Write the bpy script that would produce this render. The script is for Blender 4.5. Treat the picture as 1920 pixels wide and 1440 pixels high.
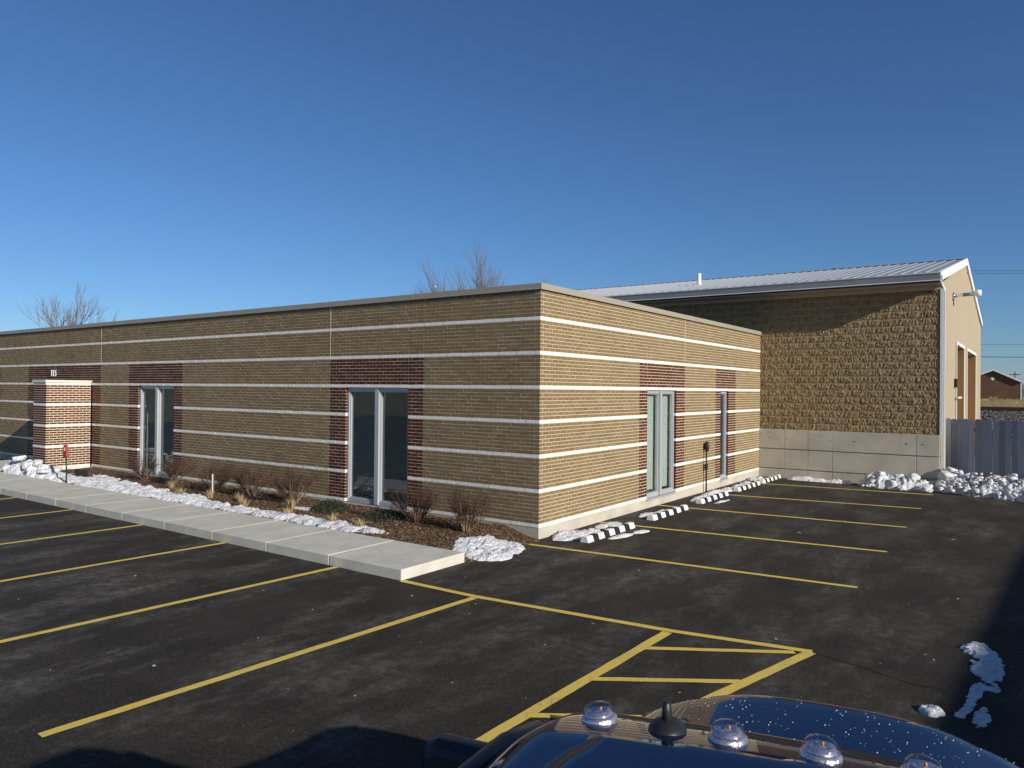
import bpy, bmesh, math, random
from mathutils import Vector, Matrix, noise
R_ = math.radians
random.seed(7)
for o in list(bpy.data.objects): bpy.data.objects.remove(o, do_unlink=True)
scene = bpy.context.scene
COL = scene.collection

# ------------------------------------------------------------------ camera
CAM = Vector((7.168, -10.899, 2.632))
YAW, PITCH, ROLL = R_(35.486), R_(0.416), R_(0.535)
cd = bpy.data.cameras.new('camera'); cam = bpy.data.objects.new('camera', cd); COL.objects.link(cam)
cd.sensor_width = 36; cd.lens = 1392.05 / 1920 * 36; cd.clip_start = 0.05; cd.clip_end = 9000
Fv = Vector((-math.sin(YAW) * math.cos(PITCH), math.cos(YAW) * math.cos(PITCH), math.sin(PITCH)))
Rv = Vector((math.cos(YAW), math.sin(YAW), 0)); Uv = Rv.cross(Fv)
Rr = math.cos(ROLL) * Rv + math.sin(ROLL) * Uv; Ur = -math.sin(ROLL) * Rv + math.cos(ROLL) * Uv
cam.matrix_world = Matrix(((Rr.x, Ur.x, -Fv.x, CAM.x), (Rr.y, Ur.y, -Fv.y, CAM.y), (Rr.z, Ur.z, -Fv.z, CAM.z), (0, 0, 0, 1)))
scene.camera = cam

# ------------------------------------------------------------------ sky, sun, exposure
SUN = Vector((1.0, -0.215, 0.39)).normalized()
w = bpy.data.worlds.new('World'); scene.world = w; w.use_nodes = True
nt = w.node_tree; bg = nt.nodes['Background']
sky = nt.nodes.new('ShaderNodeTexSky'); sky.sky_type = 'NISHITA'; sky.sun_disc = False
sky.sun_elevation = math.asin(SUN.z); sky.sun_rotation = math.atan2(SUN.x, SUN.y)
sky.air_density = 0.9; sky.dust_density = 0.2; sky.ozone_density = 7.5; sky.altitude = 0
nt.links.new(sky.outputs[0], bg.inputs[0]); bg.inputs[1].default_value = 0.09
sd = bpy.data.lights.new('sun', 'SUN'); sun = bpy.data.objects.new('sun', sd); COL.objects.link(sun)
sd.energy = 4.7; sd.angle = R_(0.53); sd.color = (1.0, 0.94, 0.84)
sun.rotation_euler = SUN.to_track_quat('Z', 'Y').to_euler(); sun.location = (40, -10, 30)
vs = scene.view_settings; vs.view_transform = 'Standard'; vs.look = 'None'; vs.gamma = 1; vs.exposure = 0.12
vs.use_curve_mapping = False
scene.render.resolution_x = 1024; scene.render.resolution_y = 768

# ------------------------------------------------------------------ helpers
class MB:
    def __init__(s): s.v = []; s.f = []; s.m = []; s.sm = []
    def quad(s, a, b, c, d, m=0, sm=False):
        i = len(s.v); s.v += [tuple(a), tuple(b), tuple(c), tuple(d)]; s.f.append((i, i+1, i+2, i+3)); s.m.append(m); s.sm.append(sm)
    def tri(s, a, b, c, m=0, sm=False):
        i = len(s.v); s.v += [tuple(a), tuple(b), tuple(c)]; s.f.append((i, i+1, i+2)); s.m.append(m); s.sm.append(sm)
    def poly(s, pts, m=0):
        i = len(s.v); s.v += [tuple(p) for p in pts]; s.f.append(tuple(range(i, i+len(pts)))); s.m.append(m); s.sm.append(False)
    def box(s, x0, y0, z0, x1, y1, z1, m=0, M=None):
        P = [Vector(p) for p in ((x0,y0,z0),(x1,y0,z0),(x1,y1,z0),(x0,y1,z0),(x0,y0,z1),(x1,y0,z1),(x1,y1,z1),(x0,y1,z1))]
        if M is not None: P = [M @ p for p in P]
        i = len(s.v); s.v += [tuple(p) for p in P]
        for f in ((0,3,2,1),(4,5,6,7),(0,1,5,4),(1,2,6,5),(2,3,7,6),(3,0,4,7)):
            s.f.append(tuple(i+k for k in f)); s.m.append(m); s.sm.append(False)
    def tube(s, pts, rads, n=6, m=0, cap=True, sm=True):
        pts = [Vector(p) for p in pts]
        if not hasattr(rads, '__len__'): rads = [rads] * len(pts)
        base = len(s.v); up = None
        for k, p in enumerate(pts):
            d = (pts[min(k+1, len(pts)-1)] - pts[max(k-1, 0)])
            if d.length < 1e-9: d = Vector((0, 0, 1))
            d.normalize()
            a = Vector((1, 0, 0)) if abs(d.x) < 0.8 else Vector((0, 1, 0))
            u = d.cross(a).normalized(); v_ = d.cross(u)
            for j in range(n):
                t = 2 * math.pi * j / n
                s.v.append(tuple(p + (u * math.cos(t) + v_ * math.sin(t)) * rads[k]))
        for k in range(len(pts) - 1):
            for j in range(n):
                a_ = base + k*n + j; b_ = base + k*n + (j+1) % n
                s.f.append((a_, b_, b_+n, a_+n)); s.m.append(m); s.sm.append(sm)
        if cap:
            s.f.append(tuple(base + j for j in range(n))[::-1]); s.m.append(m); s.sm.append(False)
            e = base + (len(pts)-1)*n
            s.f.append(tuple(e + j for j in range(n))); s.m.append(m); s.sm.append(False)
    def grid(s, fn, us, vs_, m=0, sm=True, keep=None):
        base = len(s.v); nu, nv = len(us), len(vs_)
        for a in us:
            for b in vs_: s.v.append(tuple(fn(a, b)))
        for i in range(nu-1):
            for j in range(nv-1):
                if keep and not keep(us[i], vs_[j]): continue
                k = base + i*nv + j
                s.f.append((k, k+nv, k+nv+1, k+1)); s.m.append(m); s.sm.append(sm)
    def lathe(s, prof, n=16, c=(0,0,0), m=0, axis='z', sm=True):
        base = len(s.v); c = Vector(c)
        for r, h in prof:
            for j in range(n):
                t = 2*math.pi*j/n
                p = (r*math.cos(t), r*math.sin(t), h)
                if axis == 'x': p = (p[2], p[0], p[1])
                if axis == 'y': p = (p[1], p[2], p[0])
                s.v.append(tuple(c + Vector(p)))
        for k in range(len(prof)-1):
            for j in range(n):
                a_ = base+k*n+j; b_ = base+k*n+(j+1) % n
                s.f.append((a_, b_, b_+n, a_+n)); s.m.append(m); s.sm.append(sm)
    def prism(s, poly, fn, m=0):
        """poly 2d list; fn(p, k) -> 3d for k = 0, 1"""
        n = len(poly); i = len(s.v)
        s.v += [tuple(fn(p, 0)) for p in poly] + [tuple(fn(p, 1)) for p in poly]
        s.f.append(tuple(range(i, i+n))[::-1]); s.m.append(m); s.sm.append(False)
        s.f.append(tuple(range(i+n, i+2*n))); s.m.append(m); s.sm.append(False)
        for k in range(n):
            k2 = (k+1) % n
            s.f.append((i+k, i+k2, i+n+k2, i+n+k)); s.m.append(m); s.sm.append(False)
    def mesh(s, name, mats):
        me = bpy.data.meshes.new(name); me.from_pydata(s.v, [], s.f)
        for x in (mats if isinstance(mats, (list, tuple)) else [mats]): me.materials.append(x)
        me.polygons.foreach_set('material_index', s.m); me.polygons.foreach_set('use_smooth', s.sm)
        me.update(); return me
    def obj(s, name, mats, parent=None, loc=(0,0,0), recalc=False, bevel=0, merge=False):
        me = s.mesh(name, mats)
        if recalc or bevel or merge:
            bm = bmesh.new(); bm.from_mesh(me)
            if merge: bmesh.ops.remove_doubles(bm, verts=bm.verts, dist=1e-5)
            bmesh.ops.recalc_face_normals(bm, faces=bm.faces)
            if bevel:
                ed = [e for e in bm.edges if len(e.link_faces) == 2 and e.calc_face_angle(0) > 0.6]
                bmesh.ops.bevel(bm, geom=ed, offset=bevel, segments=2, affect='EDGES', profile=0.5)
            bm.to_mesh(me); bm.free()
        return link(name, me, parent, loc)
def link(name, me, parent=None, loc=(0,0,0)):
    o = bpy.data.objects.new(name, me); COL.objects.link(o); o.parent = parent; o.location = loc
    return o
def tag(o, label=None, cat=None, group=None, kind=None):
    if label: o['label'] = label
    if cat: o['category'] = cat
    if group: o['group'] = group
    if kind: o['kind'] = kind
    return o
def thing(name, label, cat, loc=(0,0,0), rz=0, group=None):
    o = bpy.data.objects.new(name, None); COL.objects.link(o); o.location = loc; o.rotation_euler = (0, 0, rz)
    o.empty_display_size = 0.2
    return tag(o, label, cat, group)
def fbm(x, y, z=0.0, oct=4):
    return noise.fractal((x, y, z), 1.0, 2.0, oct, noise_basis='PERLIN_ORIGINAL')
def frange(a, b, n): return [a + (b-a)*i/(n-1) for i in range(n)]

# ------------------------------------------------------------------ materials
def M_(name):
    m = bpy.data.materials.new(name); m.use_nodes = True
    n = m.node_tree.nodes; l = m.node_tree.links; b = n['Principled BSDF']
    return m, n, l, b
def pos(n, l, scale=(1,1,1), obj=False):
    if obj:
        g = n.new('ShaderNodeTexCoord'); out = g.outputs['Object']
    else:
        g = n.new('ShaderNodeNewGeometry'); out = g.outputs['Position']
    mp = n.new('ShaderNodeMapping'); mp.inputs['Scale'].default_value = scale
    l.new(out, mp.inputs['Vector']); return mp.outputs[0]
def noise_n(n, l, vec, scale, detail=4, rough=0.55):
    t = n.new('ShaderNodeTexNoise'); t.inputs['Scale'].default_value = scale; t.inputs['Detail'].default_value = detail
    t.inputs['Roughness'].default_value = rough; l.new(vec, t.inputs['Vector']); return t.outputs['Fac']
def ramp(n, l, fac, stops):
    r = n.new('ShaderNodeValToRGB'); e = r.color_ramp.elements
    while len(e) < len(stops): e.new(0.5)
    for k, (p_, c) in enumerate(stops):
        e[k].position = p_; e[k].color = (*c, 1) if len(c) == 3 else c
    l.new(fac, r.inputs[0]); return r.outputs[0]
def mix(n, l, fac, a, b, mode='MIX'):
    m = n.new('ShaderNodeMix'); m.data_type = 'RGBA'; m.blend_type = mode
    for s, v in ((m.inputs[0], fac), (m.inputs[6], a), (m.inputs[7], b)):
        if isinstance(v, (int, float)): s.default_value = v
        elif isinstance(v, tuple): s.default_value = (*v, 1) if len(v) == 3 else v
        else: l.new(v, s)
    return m.outputs[2]
def math_n(n, l, op, a, b=None):
    m = n.new('ShaderNodeMath'); m.operation = op
    for s, v in ((m.inputs[0], a), (m.inputs[1], b)):
        if v is None: continue
        if isinstance(v, (int, float)): s.default_value = v
        else: l.new(v, s)
    return m.outputs[0]
def bump(n, l, b, h, strength=0.3, dist=0.01):
    k = n.new('ShaderNodeBump'); k.inputs['Strength'].default_value = strength; k.inputs['Distance'].default_value = dist
    l.new(h, k.inputs['Height']); l.new(k.outputs[0], b.inputs['Normal'])
def plain(name, col, rough=0.7, var=0.25, scale=3.0, fine=60.0, bmp=0.15, metal=0.0, spec=0.4, stretch=(1,1,1), obj=False):
    m, n, l, b = M_(name)
    p = pos(n, l, stretch, obj)
    a = noise_n(n, l, p, scale, 5); f = noise_n(n, l, p, fine, 3)
    lo = tuple(max(0, c*(1-var)) for c in col); hi = tuple(min(1, c*(1+var)) for c in col)
    c1 = ramp(n, l, a, [(0.3, lo), (0.7, hi)])
    c2 = mix(n, l, 0.35, c1, ramp(n, l, f, [(0.3, lo), (0.7, hi)]))
    l.new(c2, b.inputs['Base Color']); b.inputs['Roughness'].default_value = rough
    b.inputs['Metallic'].default_value = metal; b.inputs['Specular IOR Level'].default_value = spec
    if bmp: bump(n, l, b, f, bmp, 0.01)
    return m
CH, BL, J, ZB, BD = 0.6096/9, 0.2032, 0.0125, 0.235, 0.09
def brick_mat(name, cols, par, side, dirt=0.12):
    """per-brick colour picked from the brick's own grid cell"""
    m, n, l, b = M_(name)
    g = n.new('ShaderNodeNewGeometry'); sx = n.new('ShaderNodeSeparateXYZ'); l.new(g.outputs['Position'], sx.inputs[0])
    c = math_n(n, l, 'FLOOR', math_n(n, l, 'DIVIDE', math_n(n, l, 'SUBTRACT', sx.outputs[2], ZB - CH/2), CH))
    od = math_n(n, l, 'MODULO', math_n(n, l, 'ADD', c, 100 + par), 2.0)
    s = sx.outputs[1] if side else sx.outputs[0]
    cc = math_n(n, l, 'FLOOR', math_n(n, l, 'DIVIDE', math_n(n, l, 'ADD', s, math_n(n, l, 'MULTIPLY', od, BL/2)), BL))
    cv = n.new('ShaderNodeCombineXYZ'); l.new(cc, cv.inputs[0]); l.new(c, cv.inputs[1])
    wn = n.new('ShaderNodeTexWhiteNoise'); wn.noise_dimensions = '3D'; l.new(cv.outputs[0], wn.inputs['Vector'])
    k = len(cols); base = ramp(n, l, wn.outputs['Value'], [(i/(k-1), cl) for i, cl in enumerate(cols)])
    p = pos(n, l); f = noise_n(n, l, p, 130, 3, 0.7); big = noise_n(n, l, p, 0.9, 4)
    c2 = mix(n, l, 0.55, base, ramp(n, l, f, [(0.28, (0.55,)*3), (0.75, (1.25,)*3)]), 'MULTIPLY')
    c3 = mix(n, l, 1.0, c2, ramp(n, l, big, [(0.3, (1-dirt,)*3), (0.7, (1.0,)*3)]), 'MULTIPLY')
    l.new(c3, b.inputs['Base Color']); b.inputs['Roughness'].default_value = 0.85; b.inputs['Specular IOR Level'].default_value = 0.25
    bump(n, l, b, f, 0.35, 0.004)
    return m
TAN = [(0.212,0.143,0.073), (0.252,0.178,0.092), (0.235,0.165,0.083), (0.278,0.20,0.106), (0.23,0.150,0.078), (0.245,0.176,0.094)]
RED = [(0.085,0.023,0.010), (0.11,0.032,0.013), (0.068,0.019,0.009), (0.125,0.041,0.017)]
WHT = [(0.86,0.84,0.78), (0.90,0.88,0.83), (0.87,0.85,0.79)]
MB_ = {}
for side in (0, 1):
    for nm, cs in (('tan', TAN), ('red', RED), ('white', WHT)):
        MB_[nm, side] = brick_mat(f'{nm}_brick_{"side" if side else "front"}', cs, 1 if side else 0, side, 0.05 if nm == 'white' else 0.12)
MORT = plain('mortar_tan', (0.60,0.495,0.325), 0.95, 0.12, 2, 80)
MORTR = plain('mortar_pale', (0.66,0.54,0.40), 0.95, 0.12, 2, 80)
CONC = plain('concrete', (0.49,0.45,0.365), 0.85, 0.22, 1.6, 45, 0.3)
CONCW = plain('walk_concrete', (0.60,0.57,0.475), 0.85, 0.17, 2.4, 60, 0.3)
COPE = plain('coping_metal', (0.34,0.305,0.235), 0.45, 0.05, 1, 40, 0.03, 0.0, 0.5)
ALU = plain('window_aluminium', (0.44,0.46,0.48), 0.35, 0.06, 1, 40, 0.02, 0.2, 0.5)
SNOW_m, n, l, b = M_('snow')
p = pos(n, l); f = noise_n(n, l, p, 28, 6, 0.65); a = noise_n(n, l, p, 3.0, 4)
l.new(mix(n, l, 0.5, ramp(n, l, a, [(0.25, (0.80,0.81,0.83)), (0.6, (0.9,0.9,0.91))]), ramp(n, l, noise_n(n, l, p, 9, 5, .7), [(0.28, (0.26,0.24,0.21)), (0.50, (0.9,0.9,0.91))])), b.inputs['Base Color'])
b.inputs['Roughness'].default_value = 0.75; b.inputs['Specular IOR Level'].default_value = 0.25
bump(n, l, b, f, 1.0, 0.06); SNOW = SNOW_m
# asphalt: dark binder, stone speckle, salt and dust smears
ASPH, n, l, b = M_('asphalt')
p = pos(n, l); q = pos(n, l, (1.5, 0.55, 1))
f = noise_n(n, l, p, 95, 2, 0.8); g2 = noise_n(n, l, p, 1.1, 6, 0.6); g3 = noise_n(n, l, q, 0.75, 7, 0.72); g4 = noise_n(n, l, p, 7.0, 8, 0.75)
f2 = noise_n(n, l, p, 26, 3, 0.75)
c = ramp(n, l, f, [(0.28, (0.008,0.007,0.006)), (0.50, (0.026,0.023,0.020)), (0.66, (0.075,0.066,0.054)), (0.78, (0.22,0.195,0.155))])
c = mix(n, l, 0.75, c, ramp(n, l, f2, [(0.30, (0.35,)*3), (0.5, (0.9,)*3), (0.72, (1.9,)*3)]), 'MULTIPLY')
c = mix(n, l, 1.0, c, ramp(n, l, g2, [(0.3, (0.65,)*3), (0.7, (1.25,)*3)]), 'MULTIPLY')
dust = math_n(n, l, 'MULTIPLY', ramp(n, l, g3, [(0.47, (0,)*3), (0.66, (1,)*3)]), ramp(n, l, g4, [(0.40, (0.12,)*3), (0.62, (1,)*3)]))
sx = n.new('ShaderNodeSeparateXYZ'); l.new(pos(n, l), sx.inputs[0])
mr = n.new('ShaderNodeMapRange'); mr.inputs[1].default_value = 4.0; mr.inputs[2].default_value = -3.0; mr.inputs[3].default_value = 0.55; mr.inputs[4].default_value = 0.85
l.new(sx.outputs[0], mr.inputs[0])
c = mix(n, l, math_n(n, l, 'MULTIPLY', dust, mr.outputs[0]), c, (0.19,0.186,0.17))
c = mix(n, l, 1.0, c, (1.06, 1.0, 0.90), 'MULTIPLY')
l.new(c, b.inputs['Base Color']); b.inputs['Roughness'].default_value = 0.88; b.inputs['Specular IOR Level'].default_value = 0.25
bump(n, l, b, f, 0.55, 0.012)
YEL, n, l, b = M_('yellow_paint')
p = pos(n, l); f = noise_n(n, l, p, 120, 3, 0.75); g2 = noise_n(n, l, p, 2.2, 6, .7)
wear = math_n(n, l, 'ADD', f, math_n(n, l, 'MULTIPLY', math_n(n, l, 'SUBTRACT', g2, 0.5), 0.55))
l.new(mix(n, l, ramp(n, l, wear, [(0.57, (0,)*3), (0.72, (1,)*3)]), ramp(n, l, g2, [(0.3, (0.74,0.51,0.075)), (0.7, (0.86,0.63,0.13))]), (0.05,0.045,0.035)), b.inputs['Base Color'])
b.inputs['Roughness'].default_value = 0.8; bump(n, l, b, f, 0.4, 0.008)
CMU, n, l, b = M_('split_face_block')
p = pos(n, l); f = noise_n(n, l, p, 55, 4, 0.75); g2 = noise_n(n, l, p, 7, 4, .6); oi = n.new('ShaderNodeNewGeometry')
c = mix(n, l, 0.75, ramp(n, l, g2, [(0.3, (0.25,0.155,0.07)), (0.5, (0.38,0.275,0.14)), (0.72, (0.47,0.36,0.21))]), ramp(n, l, f, [(0.3, (0.55,)*3), (0.7, (1.2,)*3)]), 'MULTIPLY')
l.new(c, b.inputs['Base Color']); b.inputs['Roughness'].default_value = 0.95; b.inputs['Specular IOR Level'].default_value = 0.2
bump(n, l, b, noise_n(n, l, p, 24, 5, .7), 1.0, 0.07)
CMUJ = plain('block_mortar', (0.50,0.45,0.36), 0.95, 0.12, 2, 60)
SIDING = plain('tan_siding', (0.46,0.375,0.255), 0.5, 0.05, 0.5, 30, 0.02)
ROOFM = plain('galvalume_roof', (0.36,0.38,0.40), 0.5, 0.08, 0.6, 30, 0.02, 0.2, 0.5)
TRIMW = plain('white_trim', (0.76,0.78,0.77), 0.45, 0.04, 1, 30, 0.02)
BEIGE = plain('beige_trim', (0.46,0.40,0.31), 0.55, 0.05, 1, 30, 0.02)
JAMB = plain('brown_jamb', (0.24,0.14,0.06), 0.6, 0.1, 2, 30)
DARK = plain('dark_interior', (0.05,0.05,0.052), 0.9, 0.2, 1, 20)
ROOM = plain('room_wall', (0.70,0.74,0.75), 0.9, 0.25, 0.8, 6)
BLK = plain('black_paint', (0.018,0.018,0.02), 0.5, 0.2, 2, 40)
PLAS = plain('black_plastic', (0.02,0.02,0.022), 0.42, 0.2, 5, 90, 0.1)
BLIND = plain('pale_blind', (0.80,0.81,0.72), 0.7, 0.04, 1, 20)
FENCE = plain('weathered_picket', (0.34,0.37,0.42), 0.85, 0.22, 2.5, 40, 0.3, stretch=(1, 1, 0.18))
n = FENCE.node_tree.nodes; l = FENCE.node_tree.links; b = n['Principled BSDF']; old = b.inputs['Base Color'].links[0].from_socket
oi = n.new('ShaderNodeObjectInfo'); l.new(mix(n, l, 1.0, old, ramp(n, l, oi.outputs['Random'], [(0, (0.62,)*3), (1, (1.1,)*3)]), 'MULTIPLY'), b.inputs['Base Color'])
MULCH = plain('mulch', (0.10,0.06,0.031), 0.95, 0.5, 9, 60, 0.8)
CHIP = plain('mulch_chip', (0.175,0.11,0.058), 0.9, 0.6, 22, 60, 0.1)
TWIG = plain('twig_bark', (0.085,0.042,0.026), 0.8, 0.4, 30, 90, 0.1)
TWIGL = plain('stem_bark', (0.22,0.15,0.095), 0.8, 0.35, 14, 90, 0.1)
STRAW = plain('dry_grass', (0.44,0.33,0.16), 0.85, 0.35, 15, 70, 0.05)
BARK = plain('tree_bark', (0.25,0.205,0.17), 0.9, 0.3, 4, 40, 0.2)
EVER = plain('evergreen_leaf', (0.025,0.035,0.018), 0.7, 0.4, 20, 60, 0.1)
GRND = plain('winter_field', (0.24,0.19,0.105), 0.95, 0.4, 0.08, 3, 0.4)
BALL = plain('ballast', (0.11,0.095,0.085), 0.95, 0.5, 4, 14, 0.6)
BRKH = plain('house_brick', (0.15,0.072,0.04), 0.9, 0.25, 0.7, 6, 0.2)
GREY = plain('grey_siding', (0.25,0.28,0.33), 0.7, 0.1, 0.5, 20)
REDP = plain('red_paint', (0.32,0.045,0.022), 0.5, 0.15, 6, 60)
GRNP = plain('green_post', (0.012,0.045,0.03), 0.5, 0.2, 6, 60)
WOODW = plain('pale_stake', (0.62,0.55,0.43), 0.8, 0.15, 8, 60)
WOODD = plain('pole_wood', (0.09,0.07,0.055), 0.9, 0.3, 4, 30)
STONE = plain('pale_grit', (0.26,0.23,0.19), 0.9, 0.3, 8, 40)
RUB = plain('tyre_rubber', (0.015,0.015,0.016), 0.8, 0.2, 5, 60)
CHR = plain('chrome', (0.75,0.76,0.78), 0.12, 0.03, 3, 30, 0.0, 1.0, 0.5)
STOPW = plain('stop_white', (0.80,0.79,0.74), 0.7, 0.08, 5, 60)
STOPB = plain('stop_black', (0.015,0.015,0.017), 0.7, 0.2, 5, 60)
PAINT, n, l, b = M_('navy_car_paint')
p = pos(n, l); f = noise_n(n, l, p, 900, 1)
l.new(ramp(n, l, f, [(0.35, (0.004,0.009,0.035)), (0.7, (0.008,0.016,0.062))]), b.inputs['Base Color'])
b.inputs['Roughness'].default_value = 0.6; b.inputs['Metallic'].default_value = 0.0; b.inputs['Specular IOR Level'].default_value = 0.0
b.inputs['Coat Weight'].default_value = 1.0; b.inputs['Coat Roughness'].default_value = 0.03
def glass_mat(name, tint, refl=1.5):
    m, n, l, b = M_(name); n.remove(b)
    t = n.new('ShaderNodeBsdfTransparent'); t.inputs[0].default_value = (*tint, 1)
    g = n.new('ShaderNodeBsdfGlossy'); g.inputs['Roughness'].default_value = 0.015
    lw = n.new('ShaderNodeLayerWeight'); lw.inputs['Blend'].default_value = 0.5
    f0 = ((refl-1)/(refl+1))**2
    fr_o = math_n(n, l, 'ADD', math_n(n, l, 'MULTIPLY', math_n(n, l, 'POWER', lw.outputs['Facing'], 5.0), 1-f0), f0)
    ns = noise_n(n, l, pos(n, l), 1.7, 2); bk = n.new('ShaderNodeBump'); bk.inputs['Strength'].default_value = 0.03; bk.inputs['Distance'].default_value = 0.03
    l.new(ns, bk.inputs['Height']); l.new(bk.outputs[0], g.inputs['Normal'])
    ms = n.new('ShaderNodeMixShader'); l.new(fr_o, ms.inputs[0]); l.new(t.outputs[0], ms.inputs[1]); l.new(g.outputs[0], ms.inputs[2])
    l.new(ms.outputs[0], n['Material Output'].inputs[0]); return m
GLASS = glass_mat('window_glass', (0.84,0.88,0.865), 1.85)
CGLASS = glass_mat('car_glass', (0.25,0.28,0.28), 1.6)
LENS = glass_mat('clear_lens', (0.93,0.92,0.96), 1.6)
PEARL = plain('pearl_reflector', (0.62,0.61,0.66), 0.22, 0.3, 60, 160, 0.35, 0.75)
AMB = plain('amber_bulb', (0.60,0.24,0.06), 0.3, 0.1, 20, 60, 0)

# ================================================================== GROUND
YH = 12.557; XHR = 4.9; XHL = -17.0
g = MB(); g.quad((-4000,-4000,-0.06),(4000,-4000,-0.06),(4000,4000,-0.06),(-4000,4000,-0.06))
tag(g.obj('ground', GRND), kind='structure')
g = MB(); g.grid(lambda x, y: (x, y, 0.0), frange(-45, 30, 40), frange(-40, 12.46, 30), sm=False)
lot = tag(g.obj('parking_lot', ASPH), kind='structure')
def strip(a, b_, wd, z, mat, name, par, wob=0.0, ends=(0, 0)):
    a = Vector((*a, 0)); b_ = Vector((*b_, 0)); d = (b_-a); L = d.length; d.normalize(); nn = Vector((-d.y, d.x, 0))
    a = a - d*ends[0]; b_ = b_ + d*ends[1]; L = (b_-a).length
    m = MB(); k = max(2, int(L/0.12)); sd_ = random.random()*50
    def fn(u, v): 
        e = wob*(fbm(u*6, sd_ + v*9)) 
        return a + d*u + nn*((v-0.5)*wd + e) + Vector((0, 0, z))
    m.grid(fn, frange(0, L, k), [0, 1], sm=False)
    return m.obj(name, mat, par)
LW = 0.10
# left stalls: pairs (near the walk, far end) from the photograph's stall lines, 2.74 m apart
for (x0, y0), (x1, y1) in (((-17.9,-3.49),(-17.9,-8.6)), ((-15.1,-3.49),(-15.1,-8.6)), ((-12.28,-3.49),(-12.2,-8.6)), ((-9.5,-3.49),(-9.52,-8.55)), ((-6.68,-3.49),(-6.9,-8.5)),
                           ((-4.03,-3.49),(-4.22,-8.45)), ((-1.24,-3.49),(-1.53,-8.4)), ((1.36,-3.50),(1.06,-8.39))):
    strip((x0, y0), (x1, y1), LW, 0.004, YEL, 'painted_line', lot, 0.006)
strip((0.06,-3.49), (1.35,-3.485), LW, 0.008, YEL, 'painted_line', lot, 0.006)
strip((1.35,-3.485), (3.83,-3.25), LW, 0.0084, YEL, 'painted_line', lot, 0.006)
strip((3.83,-3.25), (5.29,-2.99), LW, 0.008, YEL, 'painted_line', lot, 0.006)
strip((3.86,-3.30), (3.72,-8.3), LW+.01, 0.004, YEL, 'painted_line', lot, 0.006)
strip((5.28,-3.0), (4.80,-5.0), LW+.01, 0.004, YEL, 'painted_line', lot, 0.006)
strip((4.80,-5.0), (4.55,-8.2), LW+.01, 0.0044, YEL, 'painted_line', lot, 0.006)
for a, b_ in (((3.86,-3.92),(5.15,-3.11)), ((3.84,-4.95),(4.96,-4.19)), ((3.80,-5.92),(4.80,-5.25)), ((3.78,-6.9),(4.7,-6.25))):
    strip(a, b_, 0.085, 0.0065, YEL, 'painted_line', lot, 0.006)
for a, b_ in (((0.02,-0.43),(5.16,0.0)), ((-0.02,2.20),(5.1,2.74)), ((0.02,4.97),(5.03,5.46)), ((0.02,7.60),(4.95,8.31)), ((0.02,10.53),(4.89,11.12))):
    strip(a, b_, LW, 0.004, YEL, 'painted_line', lot, 0.006)
CRK = plain('crack_filler', (0.006,0.006,0.006), 0.9, 0.2, 8, 40)
for pts in ([(4.4,8.15),(5.6,8.28),(6.6,8.15),(9,8.0)], [(5.3,-3.0),(5.75,-3.12),(6.2,-3.3),(6.5,-3.3)]):
    for k in range(len(pts)-1):
        strip(pts[k], pts[k+1], 0.018, 0.003+k*0.0003, CRK, 'crack', lot, 0.03)
# pale grit lying on the asphalt
gm = MB(); rnd = random.Random(3)
for k in range(260):
    x = rnd.uniform(-12, 6.6); y = rnd.uniform(-9.5, 11.5)
    if -3.6 < y < 0.2 and x < 0.25: continue
    if y > -0.3 and x < 0.2: continue
    s_ = rnd.choice((0.005,0.006,0.008,0.010,0.013)) * rnd.uniform(.7,1.6); ang = rnd.uniform(0, 6.3); h = s_*0.5
    if k % 29 == 0: s_ *= 2.6; h = 0.010
    P = [(x+math.cos(ang+t)*s_*rnd.uniform(.7,1.5), y+math.sin(ang+t)*s_*rnd.uniform(.7,1.2), 0.001) for t in (0, 1.4, 2.9, 4.4)]
    top = [((p_[0]*.6+x*.4), (p_[1]*.6+y*.4), h) for p_ in P]
    gm.poly(top)
    for j in range(4): gm.quad(P[j], P[(j+1)%4], top[(j+1)%4], top[j])
tag(gm.obj('grit', STONE, lot), kind='stuff')

# ================================================================== SIDEWALK
walk = MB(); walk.box(-30, -3.45, -0.05, 0.03, -2.12, 0.135)
walk = tag(walk.obj('sidewalk', CONC), kind='structure')
jx = [0.05, -1.43, -2.92, -4.41, -5.93, -7.45, -8.92, -10.3, -11.75, -13.2, -14.7, -16.2, -17.7, -19.2, -20.7, -22.2, -23.7, -25.2, -26.7, -28.2]
for a, b_ in zip(jx[1:], jx[:-1]):
    m = MB(); m.box(a+.006, -3.475, -0.02, b_-.006, -2.10, 0.150 + random.uniform(-.0015, .0015))
    m.obj('slab', CONCW, walk, bevel=0.012)
m = MB(); m.box(-20.6, -2.094, -0.02, -17.6, -0.02, 0.148); m.obj('slab', CONCW, walk, bevel=0.01)

# ================================================================== OFFICE BUILDING
office = thing('office_building', 'low flat-roofed tan brick office with white brick bands and dark red window surrounds', 'building')
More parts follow.
